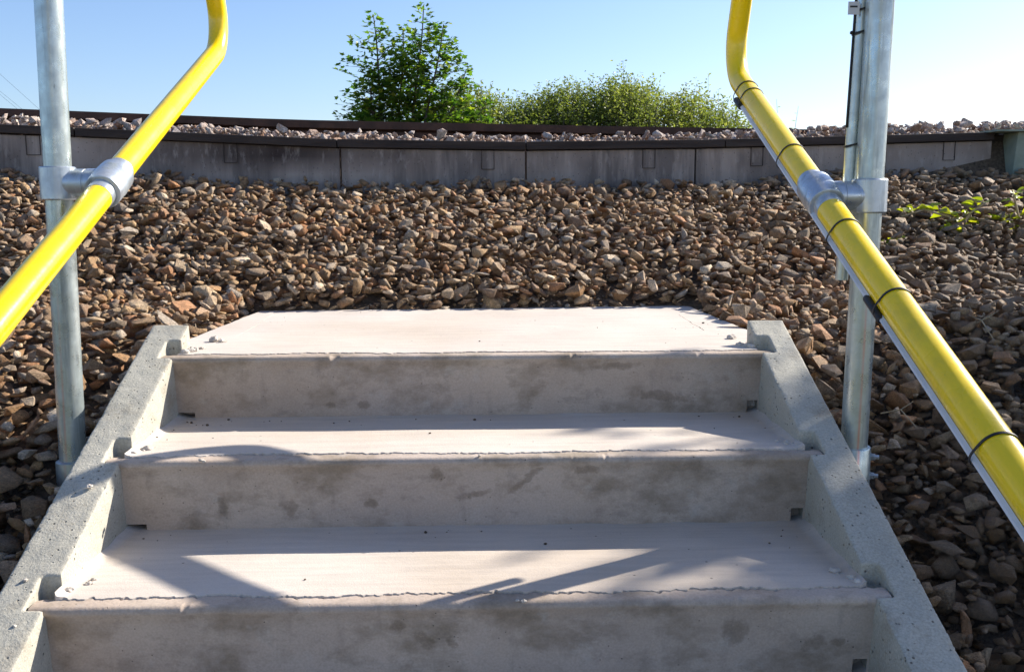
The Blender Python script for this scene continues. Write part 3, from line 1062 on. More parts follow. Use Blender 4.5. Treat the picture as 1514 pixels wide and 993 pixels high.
def rail_points(xr, yp, zp, slope, yc, Rf, gap, y_low):
    a = math.atan(slope); c, s = math.cos(a), math.sin(a)
    zc = zp + slope * (yc - yp)
    u = Vector((0, c, s)); n = Vector((0, -s, c))
    C = Vector((xr, yc, zc))
    pts = []
    start = Vector((xr, y_low, zp + slope * (y_low - yp)))
    end = C - u * Rf
    for i in range(30): pts.append(start.lerp(end, i / 30))
    O = end + n * Rf
    for i in range(0, 17):
        t = math.radians(90 * i / 16)
        pts.append(O + u * (Rf * math.sin(t)) - n * (Rf * math.cos(t)))
    p2 = C + n * Rf
    R2_ = 0.33
    p3 = C + n * (gap - R2_)
    for i in range(1, 6): pts.append(p2.lerp(p3, i / 6))
    O2 = p3 - u * R2_
    for i in range(0, 17):
        t = math.radians(90 * i / 16)
        pts.append(O2 + u * (R2_ * math.cos(t)) + n * (R2_ * math.sin(t)))
    st = O2 + n * R2_
    en = start + n * gap
    for i in range(1, 25): pts.append(st.lerp(en, i / 24))
    return pts, u, n


def clamp_fitting(root, P_post, P_rail, u, side):
    """two sleeves at right angles with a short boss between them"""
    bm = bmesh.new()
    # sleeve round the post
    h = 0.030
    add_lathe(bm, P_post - Vector((0, 0, h)), (0, 0, 1), [(0, TR + .0004), (0, 0.0295), (0.002, 0.0315), (2 * h - 0.002, 0.0315), (2 * h, 0.0295), (2 * h, TR + .0004)], 40, True)
    o = build('clamp', bm, GALV_CAST, root); autosmooth(o, 40)
    bm = bmesh.new()
    L = 0.040
    add_lathe(bm, P_rail - u * L, u, [(0, TR + .0004), (0, 0.0295), (0.0015, 0.0318), (0.012, 0.0325), (L, 0.0335), (2 * L - 0.012, 0.0325), (2 * L - 0.0015, 0.0318), (2 * L, 0.0295), (2 * L, TR + .0004)], 44, True)
    sl = build('rail_sleeve', bm, GALV_CAST, o); autosmooth(sl, 40)
    bm = bmesh.new()
    d = P_rail - P_post
    ln = d.length
    add_lathe(bm, P_post, d, [(0.0, 0.0265), (ln * 0.42, 0.0262), (ln * 0.55, 0.0262), (ln * 0.555, 0.0250), (ln * 0.59, 0.0250), (ln * 0.595, 0.0268), (ln * 0.85, 0.0268)], 36)
    bo = build('clamp_boss', bm, GALV_CAST, o); autosmooth(bo, 40)
    bm = bmesh.new()
    for q in (P_post + Vector((0.0, 0.030, 0.012)),):
        add_lathe(bm, q, (0, 1, 0), [(0, 0.007), (0.006, 0.007), (0.006, 0.004), (0.003, 0.004)], 16)
    sc_ = build('set_screw', bm, GALV_CAST, o)
    return o


def make_handrail(side, xr, yp, zr, slope, yc, x_bot, x_top, z_bot, label):
    root = empty('handrail', (x_bot, yp, z_bot), label, 'handrail', 'yellow tube handrails on both sides of the steps')
    pts, u, n = rail_points(xr, yp, zr, slope, yc, 0.10, 0.50, -1.25)
    # knee rail, return bend and top rail: one continuous yellow tube
    bm = bmesh.new(); add_tube(bm, pts, TR, 40)
    rail = build('rail_tube', bm, YELLOW, root, smooth=True)
    # post
    ztop = zr + 0.50 / math.cos(math.atan(slope)) + 0.03
    zt_ = 0.92
    xa = lambda z: x_bot + (x_top - x_bot) * (z - 0.1) / (zt_ - 0.1)
    bm = bmesh.new()
    add_tube(bm, [(xa(z), yp, z) for z in np.linspace(z_bot - 0.1, ztop, 12)], TR, 40)
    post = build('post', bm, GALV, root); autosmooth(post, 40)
    # clamps at the knee rail and at the top rail (above the frame)
    pr_ = Vector((xr, yp, zr)); pp = Vector((xa(zr), yp, zr))
    clamp_fitting(root, pp, pr_, u, side)
    zt2 = zr + 0.50 / math.cos(math.atan(slope))
    clamp_fitting(root, Vector((xa(zt2), yp, zt2)), Vector((xr, yp, zt2)), u, side)
    # bare galvanised collars where the yellow coating stops
    bm = bmesh.new()
    add_lathe(bm, pr_ - u * 0.062, u, [(0, TR), (0.0004, TR + .0007), (0.1236, TR + .0007), (0.124, TR)], 40)
    autosmooth(build('bare_collar', bm, GALV_CAST, root), 40)
    bm = bmesh.new()
    add_lathe(bm, Vector((xr, yp, zt2)) - u * 0.062, u, [(0, TR), (0.0004, TR + .0007), (0.1236, TR + .0007), (0.124, TR)], 40)
    autosmooth(build('bare_collar', bm, GALV_CAST, root), 40)
    return root, rail, post, pts, u, n, xa


Lh = make_handrail(-1, -0.655, 0.48, 0.607, 0.457, 1.298, -0.757, -0.742, 0.06,
                   'yellow tube handrail on a galvanised post at the left side of the steps')
Rh = make_handrail(1, 0.635, 0.40, 0.578, 0.471, 1.048, 0.717, 0.726, 0.06,
                   'yellow tube handrail with cable-tied grey strip at the right side of the steps')

# --- left: socket half sunk in the stones
bm = bmesh.new()
add_lathe(bm, (-0.757, 0.48, 0.0), (0, 0, 1), [(0, 0.025), (0, 0.033), (0.085, 0.031), (0.088, 0.0248)], 32)
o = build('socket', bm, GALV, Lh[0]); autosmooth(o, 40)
# --- right: socket with two bolts on its outer side
bm = bmesh.new()
add_lathe(bm, (0.717, 0.40, -0.04), (0, 0, 1), [(0, 0.024), (0, 0.031), (0.155, 0.0305), (0.157, 0.0295), (0.157, 0.0245)], 36)
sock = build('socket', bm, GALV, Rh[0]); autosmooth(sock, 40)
for z in (0.098, 0.062):
    bm = bmesh.new()
    add_lathe(bm, (0.745, 0.395, z), (1, -0.25, 0), [(0, 0.0085), (0.0035, 0.0085), (0.0035, 0.0068), (0.010, 0.0068), (0.0105, 0.0045), (0.017, 0.0045)], 6)
    build('bolt', bm, GALV_CAST, sock)

# --- right: lighting strip tied under the rail
xr, yp, zr, sl = 0.635, 0.40, 0.578, 0.471
a_ = math.atan(sl); u = Vector((0, math.cos(a_), math.sin(a_))); nn = Vector((0, -math.sin(a_), math.cos(a_)))
P0 = Vector((xr, yp, zr))
side_v = (Vector((-1, 0, 0)) * 0.80 - nn * 0.60).normalized()


def rail_at(y): return Vector((xr, y, zr + sl * (y - yp)))


root = Rh[0]
for (ya, yb) in ((-1.2, 0.055), (0.105, 0.86)):
    bm = bmesh.new()
    off = side_v * (TR + 0.0048)
    A, B = rail_at(ya) + off, rail_at(yb) + off
    w = side_v.cross(u).normalized()
    vs = []
    prof = [(-0.0036, -0.0045), (0.0036, -0.0045), (0.0040, 0.001), (0.0024, 0.0034), (-0.0024, 0.0034), (-0.0040, 0.001)]
    ra = [bm.verts.new(A + w * p + side_v * q) for p, q in prof]
    rb = [bm.verts.new(B + w * p + side_v * q) for p, q in prof]
    for i in range(6): bm.faces.new((ra[i], ra[(i + 1) % 6], rb[(i + 1) % 6], rb[i]))
    bm.faces.new(ra[::-1]); bm.faces.new(rb)
    bmesh.ops.recalc_face_normals(bm, faces=bm.faces)
    build('light_strip', bm, CONDUIT, root)
for (ya, yb, rr) in ((0.050, 0.110, 0.0062), (0.855, 0.905, 0.0070)):
    bm = bmesh.new()
    off = side_v * (TR + 0.0058)
    add_tube(bm, [rail_at(ya) + off, rail_at(ya + 0.004) + off, rail_at(yb - 0.004) + off, rail_at(yb) + off], [rr * 0.8, rr, rr, rr * 0.7], 14)
    autosmooth(build('strip_connector', bm, BLACK, root), 40)


def cable_tie(c, ax, rad, bulge, bulge_d, name='cable_tie', tail=None, w=0.0017):
    """thin band round the tube, pulled out over the strip"""
    bm = bmesh.new()
    ax = Vector(ax).normalized(); n0 = (bulge - ax * bulge.dot(ax)).normalized(); b0 = ax.cross(n0)
    N = 48
    inner, rings = [], []
    for i in range(N):
        t = 2 * math.pi * i / N
        d = n0 * math.cos(t) + b0 * math.sin(t)
        e = rad + bulge_d * max(0.0, math.cos(t)) ** 6
        rings.append([c + d * e - ax * w, c + d * (e + 0.0013) - ax * w, c + d * (e + 0.0013) + ax * w, c + d * e + ax * w])
    vv = [[bm.verts.new(p) for p in r] for r in rings]
    for i in range(N):
        a, b2 = vv[i], vv[(i + 1) % N]
        for j in range(4): bm.faces.new((a[j], a[(j + 1) % 4], b2[(j + 1) % 4], b2[j]))
    if tail is not None:
        add_tube(bm, [c + tail * rad, c + tail * (rad + 0.004), c + tail * (rad + 0.009)], [0.0035, 0.0032, 0.0028], 8)
    bmesh.ops.recalc_face_normals(bm, faces=bm.faces)
    return build(name, bm, BLACK, root)


for y in (0.905, 0.862, 0.565, 0.272, 0.068, -0.230):
    cable_tie(rail_at(y), u, TR + 0.0004, side_v, 0.0092, tail=(Vector((0.9, 0, -0.3)).normalized() if y > 0.8 else None))

# --- right: flat conduit strapped along the back of the post
xa = Rh[6]
cpts = []
for z in np.linspace(0.425, 1.10, 16):
    k = (z - 0.425) / 0.675
    cpts.append((xa(z) - 0.0295 + 0.012 * k, yp + 0.030 - 0.004 * k, z))
bm = bmesh.new()
add_tube(bm, cpts, 0.0115, 18)
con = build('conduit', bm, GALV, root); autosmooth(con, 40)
# black cable leaving the conduit on its inner side
bm = bmesh.new()
cb = []
for z in np.linspace(0.70, 1.10, 14):
    k = (z - 0.425) / 0.675
    cb.append((xa(z) - 0.0295 + 0.012 * k - 0.0128, yp + 0.026, z))
add_tube(bm, cb, 0.0021, 8)
build('black_cable', bm, BLACK, root, smooth=True)
for z in (0.670, 0.866, 0.905):
    bm = bmesh.new()
    k = (z - 0.425) / 0.675
    cx = xa(z) - 0.0295 + 0.012 * k
    c0 = Vector((cx + 0.001, yp + 0.026, z))
    N = 28
    vv = []
    for i in range(N):
        t = 2 * math.pi * i / N
        p = c0 + Vector((math.cos(t) * 0.0150, math.sin(t) * 0.0145, 0.004 * math.cos(t)))
        d = Vector((math.cos(t), math.sin(t), 0)) * 0.0014
        vv.append([bm.verts.new(q) for q in (p - Vector((0, 0, .0018)), p + d - Vector((0, 0, .0018)), p + d + Vector((0, 0, .0018)), p + Vector((0, 0, .0018)))])
    for i in range(N):
        A_, B_ = vv[i], vv[(i + 1) % N]
        for j in range(4): bm.faces.new((A_[j], A_[(j + 1) % 4], B_[(j + 1) % 4], B_[j]))
    if z == 0.866:
        add_tube(bm, [c0 + Vector((-0.0150, -0.004, 0)), c0 + Vector((-0.0185, -0.004, -0.002)), c0 + Vector((-0.021, -0.004, -0.002))], [0.0022, 0.0034, 0.0026], 8)
    bmesh.ops.recalc_face_normals(bm, faces=bm.faces)
    build('cable_tie', bm, BLACK, root)
bm = bmesh.new()
add_box(bm, xa(0.9) - 0.052, xa(0.9) - 0.032, yp + 0.010, yp + 0.0115, 0.893, 0.915)
o = build('cable_marker', bm, WHITE, root)
bm = bmesh.new()
add_box(bm, xa(0.9) - 0.049, xa(0.9) - 0.036, yp + 0.0094, yp + 0.0100, 0.905, 0.908)
build('marker_print', bm, BLACK, o)

# ================================================================== retaining wall along the track
wall = empty('retaining_wall', (0, 2.6, 0.6), 'low dark concrete panel wall with black capping holding back the track ballast', 'wall')
joints = [-3.0, -2.13, -1.37, -0.55, 0.20, 0.90, 1.72, 2.195]
rec = [-2.6, -0.80, -0.70, 0.045, 0.70, 1.18, 2.0, None]


def wall_box(x0, x1, t0, t1, z0f, z1f, seg=1):
    """slab following the wall line between two joints; t = offset in front of (-) or behind the line"""
    bm = bmesh.new()
    y0, y1 = float(wy(x0)), float(wy(x1))
    d = Vector((x1 - x0, y1 - y0, 0)).normalized(); n = Vector((d.y, -d.x, 0))    # towards the stairs
    P = []
    for x, y in ((x0, y0), (x1, y1)):
        a = Vector((x, y, 0)) + n * t1; b_ = Vector((x, y, 0)) + n * t0
        P.append(((a.x, a.y), (b_.x, b_.y), z0f(x), z1f(x)))
    vs = []
    for (a, b_, z0, z1) in P:
        vs.append([bm.verts.new((*a, z0)), bm.verts.new((*b_, z0)), bm.verts.new((*b_, z1)), bm.verts.new((*a, z1))])
    A, B = vs
    bm.faces.new(A[::-1]); bm.faces.new(B)
    for j in range(4): bm.faces.new((A[j], A[(j + 1) % 4], B[(j + 1) % 4], B[j]))
    bmesh.ops.recalc_face_normals(bm, faces=bm.faces)
    return bm


CAPH = 0.033
for i in range(len(joints) - 1):
    x0, x1 = joints[i] + 0.0035, joints[i + 1] - 0.0035
    sh = random.uniform(-0.004, 0.004)
    bm = wall_box(x0, x1, -0.045, sh, lambda x: float(wb(x)) - 0.12, lambda x: float(wt(x)) - CAPH - 0.003)
    p = build('panel', bm, WALL, wall); bevel(p, 0.003, 2)
    xm = [-2.55, -1.72, -0.98, 0.045, 0.705, 1.16, 2.0][i]
    # lifting recess outline: dark strips standing proud in place of grooves
    for (w0, w1, h0, h1) in ((-0.0265, -0.0245, 0.0, 0.078), (0.0245, 0.0265, 0.0, 0.078), (-0.0245, 0.0245, -0.001, 0.001)):
        bmr = wall_box(xm + w0, xm + w1, sh + 0.0005, sh + 0.0035, lambda x: float(wt(xm)) - CAPH - 0.078 + h0, lambda x: float(wt(xm)) - CAPH - 0.078 + h1)
        build('recess_outline_strip', bmr, TIMBER, p)
caps = [-3.0, -1.56, -0.56, 0.20, 1.02, 2.19]
for i in range(len(caps) - 1):
    x0, x1 = caps[i] + 0.002, caps[i + 1] - 0.002
    xs = [x0] + [j for j in WX if x0 < j < x1] + [x1]
    bm = bmesh.new()
    prev = None
    dz = random.uniform(-0.002, 0.002)
    for x in xs:
        y = float(wy(x)); z = float(wt(x)) + dz
        ring = [bm.verts.new((x, y - 0.018, z - CAPH)), bm.verts.new((x, y + 0.07, z - CAPH)), bm.verts.new((x, y + 0.07, z)), bm.verts.new((x, y - 0.018, z))]
        if prev:
            for j in range(4): bm.faces.new((prev[j], prev[(j + 1) % 4], ring[(j + 1) % 4], ring[j]))
        else: bm.faces.new(ring[::-1])
        prev = ring
    bm.faces.new(prev)
    bmesh.ops.recalc_face_normals(bm, faces=bm.faces)
    c = build('capping', bm, TIMBER, wall); bevel(c, 0.003, 2)
# end post at the right and the dark return behind it
bm = bmesh.new()
add_box(bm, 0, 1, 0, 1, 0, 1, lambda v: (2.235 + v[0] * 0.30 + (0.022 if v[2] > 0.5 else 0) * (1 - v[0]), 2.66 + v[1] * 0.12, 0.55 + v[2] * 0.295))
e = build('end_post', bm, POSTGREEN, wall); bevel(e, 0.004, 2)
bm = bmesh.new(); add_box(bm, 2.175, 2.30, 2.77, 2.86, 0.55, 0.84)
build('end_return', bm, TIMBER, wall)
bm = bmesh.new(); add_box(bm, 2.15, 2.6, 2.63, 2.80, 0.8455, 0.853)
build('end_cap', bm, POSTGREEN, wall)

# ================================================================== railway rail
rail_obj = empty('railway_rail', (0, 3.15, 0.85), 'rusty brown steel railway rail running behind the pale ballast above the wall', 'rail')
RX = [-7, -2.16, -0.85, 0.61, 1.49, 3.5, 8]
RZ = [1.17, 0.992, 0.938, 0.906, 0.890, 0.868, 0.83]
secs = {'rail_head': [(-0.035, 0.0), (0.035, 0.0), (0.036, -0.008), (0.034, -0.034), (0.010, -0.044), (-0.010, -0.044), (-0.034, -0.034), (-0.036, -0.008)],
        'rail_web': [(-0.009, -0.043), (0.009, -0.043), (0.010, -0.125), (-0.010, -0.125)],
        'rail_foot': [(-0.012, -0.124), (0.012, -0.124), (0.07, -0.142), (0.07, -0.152), (-0.07, -0.152), (-0.07, -0.142)]}
for nm, pf in secs.items():
    bm = bmesh.new(); prev = None
    for x in np.linspace(-7, 8, 61):
        z = float(np.interp(x, RX, RZ))
        ring = [bm.verts.new((x, 3.15 + a, z + b_)) for a, b_ in pf]
        if prev:
            for j in range(len(pf)): bm.faces.new((prev[j], prev[(j + 1) % len(pf)], ring[(j + 1) % len(pf)], ring[j]))
        else: bm.faces.new(ring[::-1])
        prev = ring
    bm.faces.new(prev)
    bmesh.ops.recalc_face_normals(bm, faces=bm.faces)
    autosmooth(build(nm, bm, RUST, rail_obj), 30)


# ================================================================== foliage
def leaf_outline(kind):
    if kind == 'maple':
        P = [(0, 0), (0.28, 0.02), (0.50, -0.02), (0.36, 0.22), (0.62, 0.42), (0.30, 0.48), (0.20, 0.62), (0.02, 1.0), (-0.18, 0.62), (-0.30, 0.48), (-0.60, 0.44), (-0.36, 0.22), (-0.48, 0.0), (-0.26, 0.02)]
        C = (0, 0.38)
    elif kind == 'oval':
        P = [(0, 0), (0.17, 0.25), (0.2, 0.5), (0.12, 0.8), (0, 1.0), (-0.12, 0.8), (-0.2, 0.5), (-0.17, 0.25)]
        C = (0, 0.5)
    else:
        P = [(0, 0), (0.28, 0.12), (0.40, 0.38), (0.33, 0.66), (0.16, 0.84), (0, 1.05), (-0.16, 0.84), (-0.33, 0.66), (-0.40, 0.38), (-0.28, 0.12)]
        C = (0, 0.45)
    V = [(C[0], C[1], -0.06)] + [(x, y, 0.10 * abs(x) * 2 - 0.16 * (y - 0.4) ** 2) for x, y in P]
    F = [(0, i + 1, (i + 1) % len(P) + 1) for i in range(len(P))]
    return np.array(V, float), np.array(F)


def leaves_mesh(name, pos, dirs, size, kind, mat, parent, tone, flat=0.6):
    """pos: leaf bases, dirs: pointing directions; the blade faces mostly upward"""
    V0, F0 = leaf_outline(kind)
    n = len(pos)
    y = dirs / np.linalg.norm(dirs, axis=1, keepdims=True)
    upv = np.tile([0, 0, 1.0], (n, 1)) + rng.normal(0, flat, (n, 3))
    x = np.cross(y, upv); x /= np.linalg.norm(x, axis=1, keepdims=True) + 1e-9
    z = np.cross(x, y)
    A = np.stack([x, y, z], -1) * size[:, None, None]
    V = np.einsum('nij,vj->nvi', A, V0) + pos[:, None, :]
    F = F0[None] + (np.arange(n) * len(V0))[:, None, None]
    return fast_mesh(name, V.reshape(-1, 3), F.reshape(-1, 3), np.repeat(tone, len(F0)), mat, parent)


def grow_sapling(base, leaders, label, seed):
    r = random.Random(seed)
    root = empty('maple_tree', base, label, 'tree')
    bm = bmesh.new()
    P, D, Sz = [], [], []
    B = Vector(base)
    for (tip, foot, spread_l, spread_r, h0) in leaders:
        tip = Vector(tip); foot = Vector(foot)
        N = 34
        axis = []
        for i in range(N + 1):
            t = i / N
            p = foot.lerp(tip, t) + Vector((0.03 * math.sin(t * 5 + seed), 0.03 * math.cos(t * 4 + seed), 0))
            axis.append(p)
        add_tube(bm, axis[::3] + [axis[-1]], [0.016 * (1 - i / 13) + 0.002 for i in range(len(axis[::3]) + 1)], 7)
        H = (tip - foot).z
        for i in range(3, N + 1):
            t = i / N
            p = axis[i]
            below = tip.z - p.z
            for s in range(2 if below < 0.12 else (3 if below < 0.45 else 4)):
                an = r.uniform(0, 2 * math.pi)
                side = math.cos(an)
                spread = spread_r if side > 0 else spread_l
                ln = min(below * 0.52 + 0.03, spread) * r.uniform(0.65, 1.1)
                rise = ln * r.uniform(0.25, 0.65)
                d = Vector((math.cos(an) * ln, math.sin(an) * ln * 0.8, rise))
                tw = [p + d * q + Vector((0, 0, -0.04 * q * q)) for q in (0, 0.4, 0.75, 1)]
                if ln > 0.08: add_tube(bm, tw, [0.0040, 0.003, 0.0022, 0.0012], 4, False)
                nl = max(2, int(ln / 0.042))
                for j in range(nl):
                    q = (j + 0.7) / nl
                    c = tw[0] + d * q
                    for sg in (-1, 1):
                        dd = Vector((-d.y * sg, d.x * sg, 0)).normalized() * r.uniform(0.5, 1.2) + d.normalized() * 0.6 + Vector((r.gauss(0, .35), r.gauss(0, .35), r.uniform(-0.55, 0.25)))
                        P.append(c + dd.normalized() * r.uniform(0.01, 0.035)); D.append(dd); Sz.append(r.uniform(0.034, 0.062) * (0.8 if below < 0.15 else 1))
                c = tw[-1]
                P.append(c); D.append(d.normalized() + Vector((0, 0, -0.2))); Sz.append(r.uniform(0.035, 0.06))
    P = np.array([p[:] for p in P]); D = np.array([d[:] for d in D]); Sz = np.array(Sz)
    build('trunk', bm, BARK, root)
    tone = np.clip(rng.normal(0.42, 0.24, len(P)), 0, 1)
    leaves_mesh('crown', P, D, Sz, 'maple', LEAF_MAPLE, root, tone, 0.45)
    return root


y7 = 7.0
grow_sapling((-0.62, y7, 0.50), [
    ((-0.93, y7, 2.12), (-0.75, y7, 0.55), 0.34, 0.26, 0.9),
    ((-0.69, y7 + 0.1, 2.04), (-0.68, y7, 0.55), 0.30, 0.26, 0.9),
    ((-0.505, y7, 2.20), (-0.60, y7, 0.55), 0.26, 0.30, 0.9),
    ((-0.335, y7 - 0.1, 2.03), (-0.55, y7, 0.55), 0.22, 0.28, 0.9),
    ((-0.15, y7, 1.68), (-0.50, y7, 0.55), 0.30, 0.30, 0.9),
    ((0.03, y7 + 0.1, 1.44), (-0.45, y7, 0.55), 0.30, 0.22, 0.9),
    ((-0.98, y7 - 0.1, 1.62), (-0.80, y7, 0.55), 0.42, 0.2, 0.9),
    ((-1.05, y7 + 0.15, 1.42), (-0.80, y7, 0.55), 0.30, 0.2, 0.9),
], 'young leafy green maple tree standing alone beyond the railway rail, left of the low shrubs', 3)


def grow_shrub(base, tops, nfill, label, seed, leaf=0.034, mat=LEAF_SHRUB, tone_mu=0.45):
    """rounded shrub: upright twigs reaching an uneven top line"""
    r = random.Random(seed)
    root = empty('shrub', base, label, 'shrub')
    bm = bmesh.new()
    P, D, Sz = [], [], []
    tx = [t[0] for t in tops]; tz = [t[1] for t in tops]
    for i in range(nfill):
        x = r.uniform(tx[0], tx[-1])
        y = base[1] + r.gauss(0, 0.38)
        fall = math.exp(-((y - base[1]) / 0.6) ** 2)
        zt_ = float(np.interp(x, tx, tz))
        zt_ = zt_ - (1 - fall) * 0.35 + r.gauss(0, 0.06) + (r.uniform(0.05, 0.16) if r.random() < 0.05 else 0) + 0.09 * mnoise.noise(Vector((x * 5, y * 5, seed))) + (0.10 if r.random() < 0.04 else 0)
        z0 = 0.85 if r.random() < 0.8 else 1.05
        if zt_ < z0 + 0.1: continue
        lean = Vector((r.gauss(0, 0.10), r.gauss(0, 0.10), 0))
        a = Vector((x, y, z0)); b_ = Vector((x, y, zt_)) + lean
        L = (b_ - a).length
        if r.random() < 0.35: add_tube(bm, [a, a.lerp(b_, 0.5) + Vector((0.02, 0, 0)), b_], [0.005, 0.003, 0.001], 4, False)
        n = int(L / 0.030)
        for j in range(n):
            t = 1 - (j / n) * r.uniform(0.9, 1.0)
            c = a.lerp(b_, t) + Vector((r.gauss(0, 0.030), r.gauss(0, 0.030), 0))
            for q in range(2):
                dd = Vector((r.gauss(0, 0.8), r.gauss(0, 0.8), r.uniform(-0.1, 0.9)))
                P.append(c); D.append(dd); Sz.append(leaf * r.uniform(0.65, 1.25))
    build('branches', bm, BARK, root)['kind'] = 'stuff'
    P = np.array([p[:] for p in P]); D = np.array([d[:] for d in D]); Sz = np.array(Sz)
    clump = np.array([mnoise.noise(Vector(p.tolist()) * 3.5) for p in P])
    tone = np.clip(rng.normal(tone_mu, 0.18, len(P)) + clump * 0.35, 0, 1)
    leaves_mesh('foliage', P, D, Sz, 'oval', mat, root, tone, 0.9)
    return root


grow_shrub((0.15, 9.0, 0.5), [(-0.55, 1.50), (-0.2, 1.74), (0.0, 1.66), (0.2, 1.58), (0.35, 1.54), (0.6, 1.50)], 620, 'olive green shrub peeping out at the right foot of the maple tree', 5)
grow_shrub((1.0, 9.2, 0.5), [(0.25, 1.46), (0.45, 1.58), (0.75, 1.70), (0.95, 1.72), (1.15, 1.70), (1.3, 1.74), (1.5, 1.80), (1.7, 1.70)], 1150, 'broad dense green shrub with the highest top in the low row beyond the rail', 6)
grow_shrub((2.0, 8.9, 0.5), [(1.4, 1.80), (1.6, 1.76), (1.85, 1.70), (2.05, 1.60), (2.2, 1.66), (2.4, 1.58), (2.6, 1.48), (2.85, 1.34)], 850, 'thin feathery green shrub at the right end of the low row beyond the rail', 7, tone_mu=0.6)


def grow_sprig(base, stems, label, seed):
    r = random.Random(seed)
    root = empty('seedling', base, label, 'plant')
    bm = bmesh.new(); P, D, Sz = [], [], []
    for (a, b_) in stems:
        a = Vector(a); b_ = Vector(b_)
        add_tube(bm, [a, a.lerp(b_, 0.5), b_], [0.004, 0.003, 0.001], 5)
        n = 9
        for j in range(n):
            c = a.lerp(b_, 0.25 + 0.75 * j / n)
            P.append(c); D.append(Vector((r.choice((-1, 1)), r.gauss(0, .4), 0.2))); Sz.append(r.uniform(0.035, 0.07) * (1.2 - 0.8 * j / n))
    build('stem', bm, STRAW, root)
    leaves_mesh('foliage', np.array([p[:] for p in P]), np.array([d[:] for d in D]), np.array(Sz), 'oval', LEAF_WEED, root, rng.uniform(0, 0.6, len(P)), 0.9)


grow_sprig((2.32, 6.0, 0.6), [((2.32, 6.0, 0.6), (2.25, 6.0, 1.32)), ((2.34, 6.0, 0.6), (2.42, 6.0, 1.27)), ((2.30, 6.0, 0.6), (2.14, 6.0, 1.10))],
           'spindly pale seedling rising above the ballast just left of the right-hand post', 9)


# bramble shoots with single large leaves on the bank at the right
def grow_bramble(base, runs, label, seed):
    r = random.Random(seed)
    root = empty('bramble', base, label, 'plant', 'bright green bramble shoots on the right of the bank')
    V0, F0 = leaf_outline('broad')
    leafm = []
    for q in range(3):
        me = bpy.data.meshes.new('leaf')
        me.from_pydata((V0 * np.array([1, 1, 1 + q])).tolist(), [], F0.tolist())
        at = me.attributes.new('tone', 'FLOAT', 'FACE'); at.data.foreach_set('value', [0.25 + 0.3 * q] * len(F0))
        me.materials.append(LEAF_WEED); me.update(); me.shade_smooth()
        leafm.append(me)
    bm = bmesh.new()
    for pts, n in runs:
        pts = [Vector((p[0], p[1], float(bank_h(p[0], p[1])) + p[2])) for p in pts]
        add_tube(bm, pts, [0.0042] * (len(pts) - 1) + [0.0018], 6)
        for i in range(n):
            t = (i + 0.5) / n * (len(pts) - 1)
            k = min(int(t), len(pts) - 2); c = pts[k].lerp(pts[k + 1], t - k)
            for q in range(r.choice((3, 4, 4))):
                o = bpy.data.objects.new('leaf', leafm[r.randrange(3)])
                COL.objects.link(o); o.parent = root
                an = r.uniform(0, 2 * math.pi)
                y = Vector((math.cos(an), math.sin(an), r.uniform(-0.2, 0.5))).normalized()
                zz = Vector((r.gauss(0, .4), -0.35 + r.gauss(0, .4), 1)).normalized()
                x = y.cross(zz).normalized(); zz = x.cross(y)
                s = r.uniform(0.022, 0.045)
                A = Matrix((x * s, y * s, zz * s)).transposed().to_4x4()
                A.translation = c + y * 0.012 + Vector((0, 0, 0.008)) - Vector(base)
                o.matrix_local = A
    build('stem', bm, STRAW, root)


def bz(x, y): return float(bank_h(x, y))


grow_bramble((1.69, 2.00, bz(1.69, 2.0)), [([(1.69, 2.00, 0.0), (1.66, 2.0, 0.07), (1.58, 2.02, 0.10), (1.50, 2.02, 0.08)], 7), ([(1.69, 2.00, 0.0), (1.73, 1.99, 0.08), (1.79, 1.99, 0.12)], 5), ([(1.69, 2.0, 0.0), (1.66, 1.95, 0.05), (1.64, 1.92, 0.04)], 3)],
             'bright green trailing bramble with many leaves on the bank near the right edge', 21)
grow_bramble((1.94, 2.03, bz(1.94, 2.03)), [([(1.94, 2.03, 0.0), (1.91, 2.02, 0.09), (1.88, 2.0, 0.15)], 5), ([(1.94, 2.03, 0.0), (1.87, 1.99, 0.06), (1.82, 1.97, 0.05)], 4)],
             'bramble shoot cut off by the right edge of the picture, its leaves rising highest', 22)
grow_bramble((1.34, 1.84, bz(1.34, 1.84)), [([(1.34, 1.84, 0.0), (1.31, 1.83, 0.05), (1.27, 1.83, 0.055)], 3), ([(1.34, 1.84, 0.0), (1.40, 1.84, 0.05)], 2)],
             'small isolated bramble shoot just right of the right-hand post clamp', 23)

# dry twigs lying on the stones
tw = [((1.22, 0.98), (1.20, 0.80)), ((1.26, 0.88), (1.18, 0.90)), ((1.02, 2.05), (1.12, 2.14)), ((1.26, 1.15), (1.24, 1.0)), ((0.86, 0.62), (0.91, 0.55)), ((1.35, 0.72), (1.30, 0.60))]
tw_lab = ['pale dry stem arching over the stones at the right edge', 'forked dry stem crossing the arching one at the right edge', 'straight pale twig on the stones above the landing slab, left of the right-hand rail',
          'dry stem above the arching one near the right edge', 'short dry twig on the stones beside the foot of the right-hand post', 'dry stem low at the right edge, nearest to the yellow rail']
for i, ((xa_, ya_), (xb_, yb_)) in enumerate(tw):
    a = Vector((xa_, ya_, bz(xa_, ya_) + 0.055)); b_ = Vector((xb_, yb_, bz(xb_, yb_) + 0.060))
    m_ = a.lerp(b_, 0.5) + Vector((random.uniform(-.01, .01), 0, 0.025))
    bm = bmesh.new()
    add_tube(bm, [a, m_, b_], [0.0018, 0.0015, 0.0008], 6)
    add_tube(bm, [m_, m_ + Vector((0.03, 0.01, 0.015))], [0.001, 0.0006], 5)
    o = build('twig', bm, STRAW, None, at=a)
    tag(o, tw_lab[i], 'twig', 'dry twigs on the ballast bank')

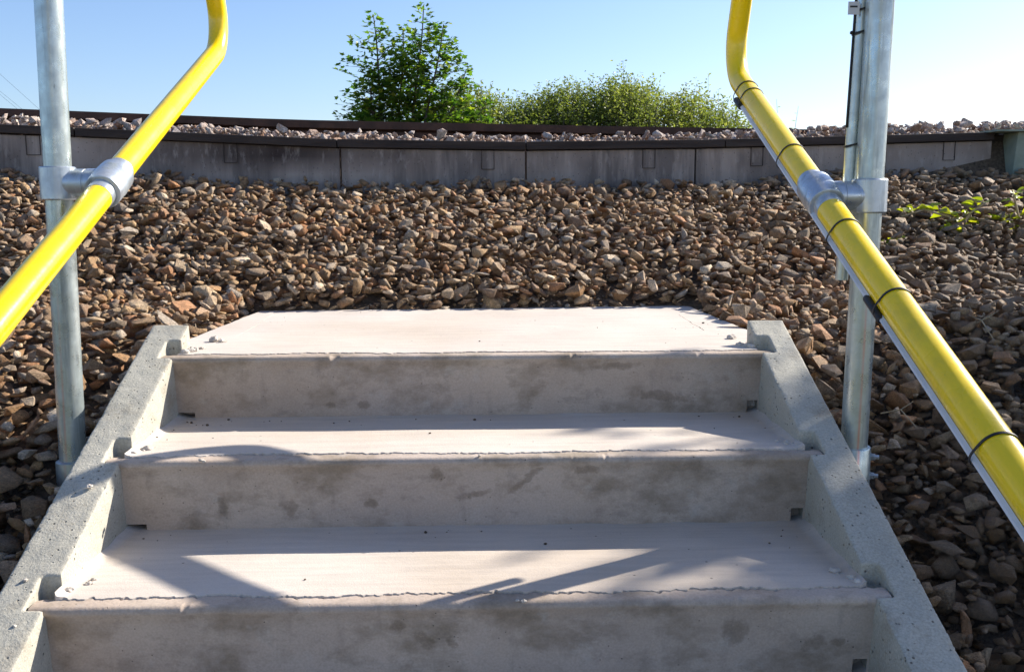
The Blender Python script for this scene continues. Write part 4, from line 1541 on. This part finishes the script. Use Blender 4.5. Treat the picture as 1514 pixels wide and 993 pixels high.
# overhead wires far away to the left
for i, ((xa_, za), (xb_, zb2), lab) in enumerate((((-30.07, 8.43), (-27.83, 6.29), 'highest and rightmost of the thin overhead wires at the left edge'),
                                          ((-30.16, 7.40), (-29.07, 6.46), 'upper of the close pair of overhead wires at the far left edge'),
                                          ((-30.20, 7.22), (-29.12, 6.26), 'lower of the close pair of overhead wires at the far left edge'))):
    d = Vector((xb_ - xa_, 0, zb2 - za))
    A = Vector((xa_, 60, za))
    pts = [A + d * t + Vector((0, 0, 0.004 * t * t)) for t in (-8, -4, -2, 0, 1, 2)]
    bm = bmesh.new(); add_tube(bm, pts, 0.007, 6)
    o = build('overhead_wire', bm, BLACK, None, at=A)
    tag(o, lab, 'wire', 'overhead wires')

# the tree to the right of the stairs that shades their lower part
def shade_tree(base, centre, rad, n, label, seed):
    r = random.Random(seed)
    root = empty('leafy_tree', base, label, 'tree')
    bm = bmesh.new()
    c = Vector(centre); B = Vector(base)
    add_tube(bm, [B, B.lerp(c, 0.4) + Vector((0.05, 0, 0)), c, c + Vector((0, 0, rad * 0.7))], [0.08, 0.06, 0.04, 0.01], 12)
    P, D, Sz = [], [], []
    for k in range(140):
        v = Vector((r.gauss(0, 1), r.gauss(0, 1), r.gauss(0, 0.85))).normalized() * rad * (r.random() ** 0.5)
        e = c + v
        s = c + v * 0.1
        add_tube(bm, [s, s.lerp(e, 0.5) + Vector((0, 0, 0.06)), e], [0.012, 0.008, 0.003], 5, False)
        for j in range(n // 140):
            q = e + Vector((r.gauss(0, 0.13), r.gauss(0, 0.13), r.gauss(0, 0.10)))
            P.append(q); D.append(Vector((r.gauss(0, 1), r.gauss(0, 1), r.uniform(-0.6, 0.4)))); Sz.append(r.uniform(0.05, 0.09))
    build('trunk', bm, BARK, root)
    P = np.array([p[:] for p in P]); D = np.array([d[:] for d in D]); Sz = np.array(Sz)
    leaves_mesh('crown', P, D, Sz, 'maple', LEAF_MAPLE, root, np.clip(rng.normal(0.4, 0.2, len(P)), 0, 1), 0.7)


K, Cc = 1.45, 0.84
tt = 2.5
gx0, gy0 = 1.98, -0.02
shade_tree((gx0 + K * tt + 0.3, gy0 + Cc * tt, 0.4), (gx0 + K * tt, gy0 + Cc * tt, tt), 1.27, 15500,
           'leafy tree beyond the right edge of the picture that shades the lower steps', 31)
print('script done')
